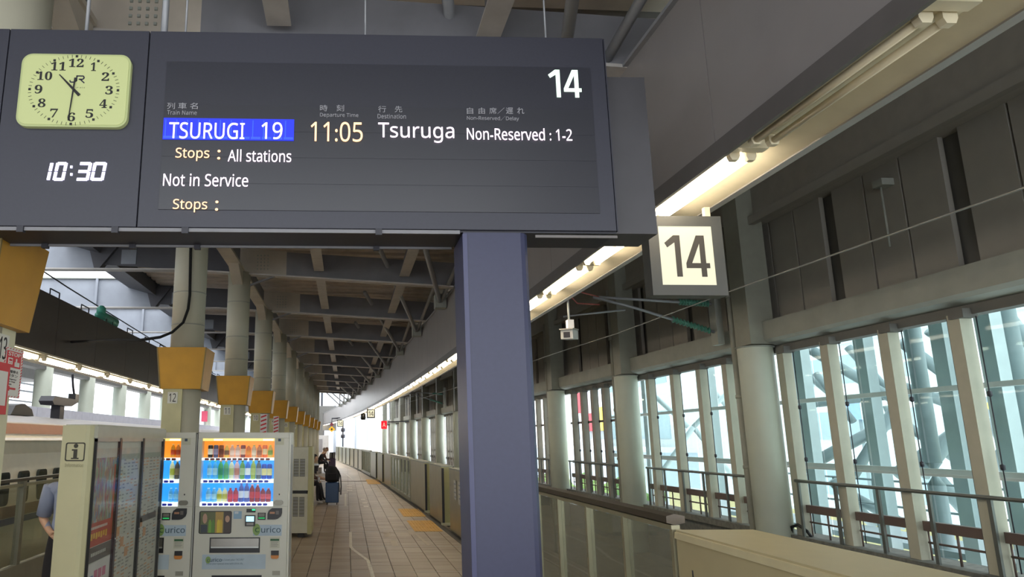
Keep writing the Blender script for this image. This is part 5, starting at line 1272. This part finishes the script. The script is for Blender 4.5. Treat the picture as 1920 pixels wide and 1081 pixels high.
# ================================================================== GREY-WHITE EQUIPMENT CABINET BEHIND
t = thing('equipment_cabinet', 'white two-tier cabinet with louvred grilles standing right behind the vending machines', 'cabinet', (-1.1, 14.3, 0))
CY1 = 14.3; M_cab = mat('cabinet_white', 'bcbcac', .5)
bx(-1.7, -.74, CY1, CY1+.8, .08, .80).build('lower_unit', M_cab, t); bx(-1.7, -.74, CY1, CY1+.8, .86, 1.67).build('upper_unit', M_cab, t)
bx(-1.68, -.76, CY1+.03, CY1+.8, .80, .86).build('shadow_gap', M_black, t)
bx(-.74, -.66, CY1-.01, CY1+.82, .06, 1.68).build('corner_post', M_creamD, t)
for z0, z1 in ((.38, .74), (1.12, 1.45)):
    for x in (-1.02, -.90):
        f_ = bx(x-.0, x+.1, CY1-.006, CY1, z0, z1).build('grille', mat('grille_grey', '77776f', .5), t)
        for q in range(6): bx(x+.005, x+.095, CY1-.012, CY1-.006, z0+.02+q*(z1-z0)/6, z0+.03+q*(z1-z0)/6).build('slat', M_pipe, f_)
bx(-.92, -.8, CY1+.05, CY1+.15, 0, .06).build('foot', M_black, t); bx(-1.6, -1.5, CY1+.05, CY1+.15, 0, .06).build('foot', M_black, t)
# bench
def bench(x, y0, y1, lab):
    t = thing('platform_bench', lab, 'bench', (x, y0, 0))
    n = max(1, int((y1-y0)/.5))
    for q in range(n): bx(x-.22, x+.2, y0+q*(y1-y0)/n+.02, y0+(q+1)*(y1-y0)/n-.02, .40, .44).build('seat', M_rub, t, .01); bx(x-.26, x-.22, y0+q*(y1-y0)/n+.02, y0+(q+1)*(y1-y0)/n-.02, .5, .85).build('backrest', M_rub, t)
    for yy in (y0+.1, y1-.1): bx(x-.24, x+.1, yy-.03, yy+.03, 0, .40).build('leg', M_dark, t); bx(x-.25, x-.22, yy-.03, yy+.03, .4, .6).build('back_support', M_dark, t)
    return t
bench(-1.35, 20.9, 23.2, 'bench behind the white cabinet with a seated traveller in brown')
bench(-1.75, 41.0, 44.3, 'distant bench with the two leaning travellers')

# ================================================================== PEOPLE
def skin(edges_pts, name, m, parent, level=2, fmat=None):
    """edges_pts: list of chains, each a list of (key or None, (x,y,z), r); shared keys join"""
    vs, es, rs, idx = [], [], [], {}
    for ch in edges_pts:
        prev = None
        for k, p, r in ch:
            if k is not None and k in idx: i_ = idx[k]
            else:
                i_ = len(vs); vs.append(Vector(p)); rs.append(r)
                if k is not None: idx[k] = i_
            if prev is not None: es.append((prev, i_))
            prev = i_
    off = ORG[parent.name]
    me = bpy.data.meshes.new(name); me.from_pydata([v_-off for v_ in vs], es, [])
    o = bpy.data.objects.new(name, me); COL.objects.link(o)
    sk = o.modifiers.new('s', 'SKIN'); sk.use_smooth_shade = True
    for i_, r in enumerate(rs):
        rr_ = r if isinstance(r, tuple) else (r, r)
        me.skin_vertices[0].data[i_].radius = rr_
    me.skin_vertices[0].data[0].use_root = True
    sb = o.modifiers.new('u', 'SUBSURF'); sb.levels = level; sb.render_levels = level
    dg = bpy.context.evaluated_depsgraph_get(); dg.update()
    m2 = bpy.data.meshes.new_from_object(o.evaluated_get(dg)); m2.name = name
    o.modifiers.clear(); o.data = m2; bpy.data.meshes.remove(me)
    m2.materials.clear()
    for q in (m if isinstance(m, list) else [m]): m2.materials.append(q)
    if fmat:
        for p in m2.polygons: p.material_index = fmat(Vector(p.center)+off)
    for p in m2.polygons: p.use_smooth = True
    o.parent = parent; ORG[o.name] = off
    return o
def head(c, face, parent, skinm, hairm, r=.098, hair='short'):
    """head with brow, nose, mouth, ears; face = unit direction looked at"""
    f = Vector(face).normalized(); s = f.cross(Vector((0,0,1))).normalized(); u = s.cross(f); c = Vector(c)
    mb = MB(); mb.smooth = True; n, m_ = 16, 12; loops = []
    for j in range(1, m_):
        a = PI*j/m_; z = -math.cos(a)*1.22; q = math.sin(a); loops.append([])
        for k in range(n):
            b = 2*PI*k/n; x, y = math.cos(b)*q, math.sin(b)*q*.82
            if x > 0 and z < -.3: x *= .92+.05*math.cos(b); y *= .85
            if z < -.4: x *= .9 if x < 0 else .98
            if x > .8 and -.35 < z < .05: x += .16
            loops[-1].append(c + f*(x*r) + s*(y*r) + u*(z*r))
    mb.loft(loops); h = mb.build('head', skinm, parent)
    for sg in (-1, 1):
        e = c + s*(sg*r*.36) + f*(r*.88) + u*(r*.12); MB().lathe((e.x, e.y, e.z), [(.0, -.01), (.012, 0), (0, .01)], 8).build('eye', M_ink, h)
        e = c + s*(sg*r*.84) - f*(r*.05); MB().lathe((e.x, e.y, e.z), [(.006, -.03), (.018, 0), (.008, .03)], 8).build('ear', skinm, h)
    e = c + f*(r*.9) - u*(r*.62); MB().hexa([e-s*.022-u*.005, e+s*.022-u*.005, e+s*.022-u*.005+f*.006, e-s*.022-u*.005+f*.006], [e-s*.022+u*.005, e+s*.022+u*.005, e+s*.022+u*.005+f*.006, e-s*.022+u*.005+f*.006]).build('mouth', mat('lip', '8a4a44', .5), h)
    mb = MB(); mb.smooth = True; loops = []
    for j in range(0, 9):
        a = PI*(.46 if hair == 'short' else .30)+ (PI*(1-(.46 if hair == 'short' else .30))-.05)*j/8; z = -math.cos(a)*1.28; q = math.sin(a); L = []
        for k in range(n):
            b = 2*PI*k/n; x, y = math.cos(b)*q*1.1, math.sin(b)*q*.93
            if x > .35 and z < .75: x = .35
            L.append(c + f*(x*r - .012) + s*(y*r) + u*(z*r))
        loops.append(L)
    mb.loft(loops); mb.build('hair', hairm, parent)
def fingers(chains, key, wrist, d, side, up, ln=.08):
    """palm and five digits from the wrist; d points along the hand, side towards the thumb"""
    d = Vector(d).normalized(); side = Vector(side).normalized(); up = Vector(up).normalized(); w = Vector(wrist)
    palm = w + d*.075
    chains.append([(key, w, .024), (key+'p', palm, (.036, .018))])
    for i_, (o_, l_) in enumerate(((.028, .068), (.010, .078), (-.010, .072), (-.028, .056))):
        b = palm + side*o_ + d*.012
        chains.append([(key+'p', palm, .02), (None, b, .0095), (None, b+d*l_*.5-up*.006, .0088), (None, b+d*l_*.85-up*.022, .0078)])
    chains.append([(key, w, .02), (None, w+d*.03+side*.03, .012), (None, w+d*.06+side*.052-up*.005, .010), (None, w+d*.085+side*.058-up*.015, .009)])
M_sk = mat('skin_tone', 'c09a80', .55); M_hairK = mat('black_hair', '1c1816', .5); M_hairB = mat('brown_hair', '6a4030', .5); M_hairG = mat('grey_hair', '8a8078', .5)
def seated(x, y, top, bot, lab, hairm, lean=.25, shoes='222222', sc_=1.0, headface=(1, -.2, -.35)):
    """sits facing +x, leaning forward"""
    t = thing('person', lab, 'person', (x, y, 0))
    hip = Vector((x+.06, y, .56)); ch = []
    chest = hip + Vector((lean*.75, 0, .36)); neck = hip + Vector((lean*1.1, 0, .54)); hd = neck + Vector((.06, 0, .14))
    ch.append([('hip', hip, (.15, .12)), (None, hip+Vector((lean*.35, 0, .18)), (.135, .11)), ('chest', chest, (.16, .12)), ('neck', neck, .055), (None, hd-Vector((.01, 0, .04)), .05)])
    for sg in (-1, 1):
        sh = chest + Vector((.03, sg*.18, .08)); el = sh + Vector((.12, sg*.05, -.27)); wr_ = el + Vector((.22, -sg*.10, -.03))
        ch.append([('chest', chest, .12), ('s%d' % sg, sh, .06), (None, (sh+el)/2, .052), (None, el, .045), (None, (el+wr_)/2, .038), ('w%d' % sg, wr_, .026)])
        fingers(ch, 'w%d' % sg, wr_, (1, -sg*.3, -.2), (0, -sg, .3), (0, 0, 1))
        kn = hip + Vector((.42, sg*.10, .0)); an = Vector((kn.x+.06+.06*sg, kn.y, .10))
        ch.append([('hip', hip, .13), (None, hip+Vector((.1, sg*.09, 0)), .095), (None, (hip+kn)/2+Vector((.06, sg*.04, .01)), .082), (None, kn, .062), (None, (kn+an)/2, .055), (None, an, .036), (None, (an.x+.05, an.y, .05), .04), (None, (an.x+.17, an.y, .035), .03)])
    mt = mat('cloth_'+top, top, .8, var=.1); mbm = mat('cloth_'+bot, bot, .8, var=.1); ms_ = mat('shoe_'+shoes, shoes, .5)
    def fm(c):
        if c.z < .09: return 3
        if c.x > x+lean+.34 and .55 < c.z < .85: return 0
        if c.z > chest.z+.13 and abs(c.y-y) < .09: return 0
        if c.z < .62 and not (c.x < x+.1 and c.z > .56): return 2
        return 1
    skin(ch, 'body', [M_sk, mt, mbm, ms_], t, 2, fm)
    head(hd+Vector((.02, 0, .04)), headface, t, M_sk, hairm)
    return t, hip, chest
p, hip, chest = seated(-1.32, 21.75, '5a4038', '28262a', 'person in a brown jacket sitting beside the blue suitcase, partly hidden by the cabinet', M_hairK, .22, 'c8c4bc')
mb = MB(); mb.smooth = True; mb.tube([(-1.2, 21.5, 1.02), (-1.08, 21.48, .95), (-1.0, 21.5, .82), (-.98, 21.52, .68)], [.03, .05, .055, .04], 8); mb.build('orange_scarf', mat('scarf_orange', 'a8482c', .8), p)
t = thing('shoulder_bag', 'dark red shoulder bag on the lap of the person in brown', 'bag', (-1.0, 21.6, .6)); MB().box(-1.28, -.95, 21.38, 21.5, .55, .74).build('body', mat('bag_maroon', '6a3026', .6), t, .02); MB().tube([(-1.25, 21.44, .73), (-1.2, 21.44, .85), (-1.05, 21.44, .85), (-.98, 21.44, .73)], .01, 6).build('strap', M_black, t)
t = thing('paper_cup', 'white paper cup held above the knee of the person in brown', 'cup', (-.82, 21.55, .6)); MB().lathe((-.80, 21.55, .62), [(.028, 0), (.038, .12), (.036, .12)], 12).build('cup', M_white, t); MB().lathe((-.80, 21.55, .74), [(.04, 0), (.04, .012)], 12).build('lid', M_white, t)
seated(-1.30, 22.6, 'c4c4c4', '303036', 'person in a pale shirt sitting just beyond the person in brown', M_hairK, .12)
seated(-1.72, 41.7, '26262c', '1e1e24', 'distant grey-haired person in a dark suit leaning on their knees', M_hairG, .3)
seated(-1.62, 43.2, '5a3a34', '2a2a34', 'distant brown-haired person in brown sitting beside the dark-suited one', M_hairB, .3)
t = thing('white_carrier_bag', 'white bag on the floor under the dark-suited person', 'bag', (-1.5, 42.0, 0)); MB().box(-1.62, -1.4, 41.9, 42.1, 0, .3).build('bag', M_white, t, .02); MB().tube([(-1.58, 42, .3), (-1.55, 42, .38), (-1.47, 42, .38), (-1.44, 42, .3)], .008, 6).build('handle', M_white, t)

# standing person behind the information board
t = thing('person', 'standing person in light blue shirt and dark trousers behind the information board, elbow out', 'person', (-2.52, 7.0, 0))
x, y = -2.56, 7.0; ch = []
ch.append([('hip', (x, y, .93), (.14, .105)), (None, (x, y, 1.1), (.135, .10)), ('chest', (x, y, 1.3), (.155, .11)), ('neck', (x, y, 1.47), .055), (None, (x, y, 1.53), .05)])
for sg in (-1, 1):
    sh = Vector((x+sg*.18, y, 1.38)); el = Vector((x-.26, y+.05, 1.10)) if sg < 0 else Vector((x+.225, y, 1.08)); wr_ = Vector((x-.10, y-.14, .98)) if sg < 0 else Vector((x+.2, y-.1, .84))
    ch.append([('chest', (x, y, 1.3), .12), ('s%d' % sg, sh, .062), (None, (sh+el)/2, .058), (None, el, .044), (None, (el+wr_)/2, .038), ('w%d' % sg, wr_, .027)])
    fingers(ch, 'w%d' % sg, wr_, (-sg*.7, -.2, -.5), (0, -.3, 1), (0, -1, 0))
    kn = Vector((x+sg*.13, y-.02, .5)); an = Vector((x+sg*.14, y, .1))
    ch.append([('hip', (x, y, .93), .13), (None, (x+sg*.1, y, .85), .095), (None, (x+sg*.12, y, .68), .085), (None, kn, .065), (None, (kn+an)/2, .055), (None, an, .04), (None, (an.x, an.y-.05, .045), .04), (None, (an.x+sg*.02, an.y-.17, .035), .032)])
def fm(c):
    if c.z < .09: return 3
    if c.z < .98 and abs(c.x-x) < .17 and abs(c.y-y) < .13: return 2
    if c.z < .97 and c.z < .85: return 2
    if c.z > 1.45 and abs(c.x-x) < .1: return 0
    if abs(c.x-x) > .17 and c.z < 1.13: return 0
    if c.y < y-.1 and c.z < 1.1: return 0
    return 1
skin(ch, 'body', [M_sk, mat('shirt_light_blue', '8a94ac', .8, var=.06), mat('trousers_dark', '1e1c20', .8), M_black], t, 2, fm)
for sg in (-1, 1):
    a, b = Vector((x+sg*.185, y, 1.385)), Vector((x+(-.25 if sg < 0 else .215), y+(.04 if sg < 0 else 0), 1.12))
    MB().tube([a, (a*2+b)/3, b], [.07, .072, .066], 12).build('sleeve', mat('shirt_light_blue', '8a94ac', .8, var=.06), t)
head((x, y-.01, 1.63), (.1, -1, -.1), t, M_sk, M_hairK)

# ================================================================== LUGGAGE
def case_(x0, x1, y0, y1, z0, z1, m, lab, rib=True):
    t = thing('suitcase', lab, 'suitcase', ((x0+x1)/2, (y0+y1)/2, 0))
    MB().box(x0, x1, y0, y1, z0, z1).build('shell', m, t, .025)
    if rib:
        n = 5
        for q in range(n): xx = x0+.05+(x1-x0-.1)*q/(n-1); MB().box(xx-.008, xx+.008, y0-.006, y0+.002, z0+.05, z1-.05).build('rib', m, t)
    for xx in (x0+.05, x1-.05):
        for yy in (y0+.04, y1-.04): MB().tube([(xx-.012, yy, .027), (xx+.012, yy, .027)], .027, 10).build('wheel', M_black, t); 
    if rib != 2: MB().tube([(x0+.1, y1-.03, z1-.01), (x0+.1, y1-.03, z1+.12), (x1-.1, y1-.03, z1+.12), (x1-.1, y1-.03, z1-.01)], .01, 6).build('handle', M_dark, t)
    return t
case_(-.60, -.22, 21.35, 21.62, .055, .62, mat('suitcase_blue', '2c4a74', .35), 'blue ribbed suitcase with a black rucksack on top, standing on the tiles', 2)
t = thing('rucksack', 'bulky black rucksack resting on the blue suitcase', 'bag', (-.42, 21.48, .62))
mb = MB(); mb.smooth = True
mb.loft([[(-.41+a*sx+dx, 21.46+b*.16*sy, z) for a, b in [(math.cos(q*PI/8), math.sin(q*PI/8)) for q in range(16)]] for z, sx, sy, dx in ((.625, .14, .8, 0), (.66, .20, 1, 0), (.8, .22, 1.1, .01), (.95, .19, 1, -.01), (1.05, .13, .8, -.02), (1.08, .05, .4, -.02))])
mb.build('body', mat('rucksack_black', '17161a', .85), t); MB().box(-.55, -.28, 21.26, 21.31, .68, .88).build('pocket', mat('rucksack_black', '17161a', .85), t, .02)
MB().tube([(-.24, 21.4, .95), (-.17, 21.36, .8), (-.15, 21.34, .5), (-.16, 21.34, .28)], .016, 6).build('strap', M_black, t); MB().tube([(-.26, 21.4, .8), (-.21, 21.36, .6), (-.2, 21.34, .35)], .012, 6).build('strap', M_black, t)
case_(-1.02, -.62, 41.9, 42.2, .055, .8, mat('suitcase_purple', '4a3a5a', .4), 'distant purple suitcase with a dark striped case on top', 2)
t = thing('travel_bag', 'dark bag with pale stripes standing on the distant purple suitcase', 'bag', (-.82, 42, .8)); bx(-.98, -.64, 41.92, 42.1, .8, 1.14).build('body', mat('bag_dark', '2c2c34', .6), t, .02)
for xx in (-.9, -.72): bx(xx-.015, xx+.015, 41.91, 41.92, .82, 1.12).build('stripe', M_alu, t)
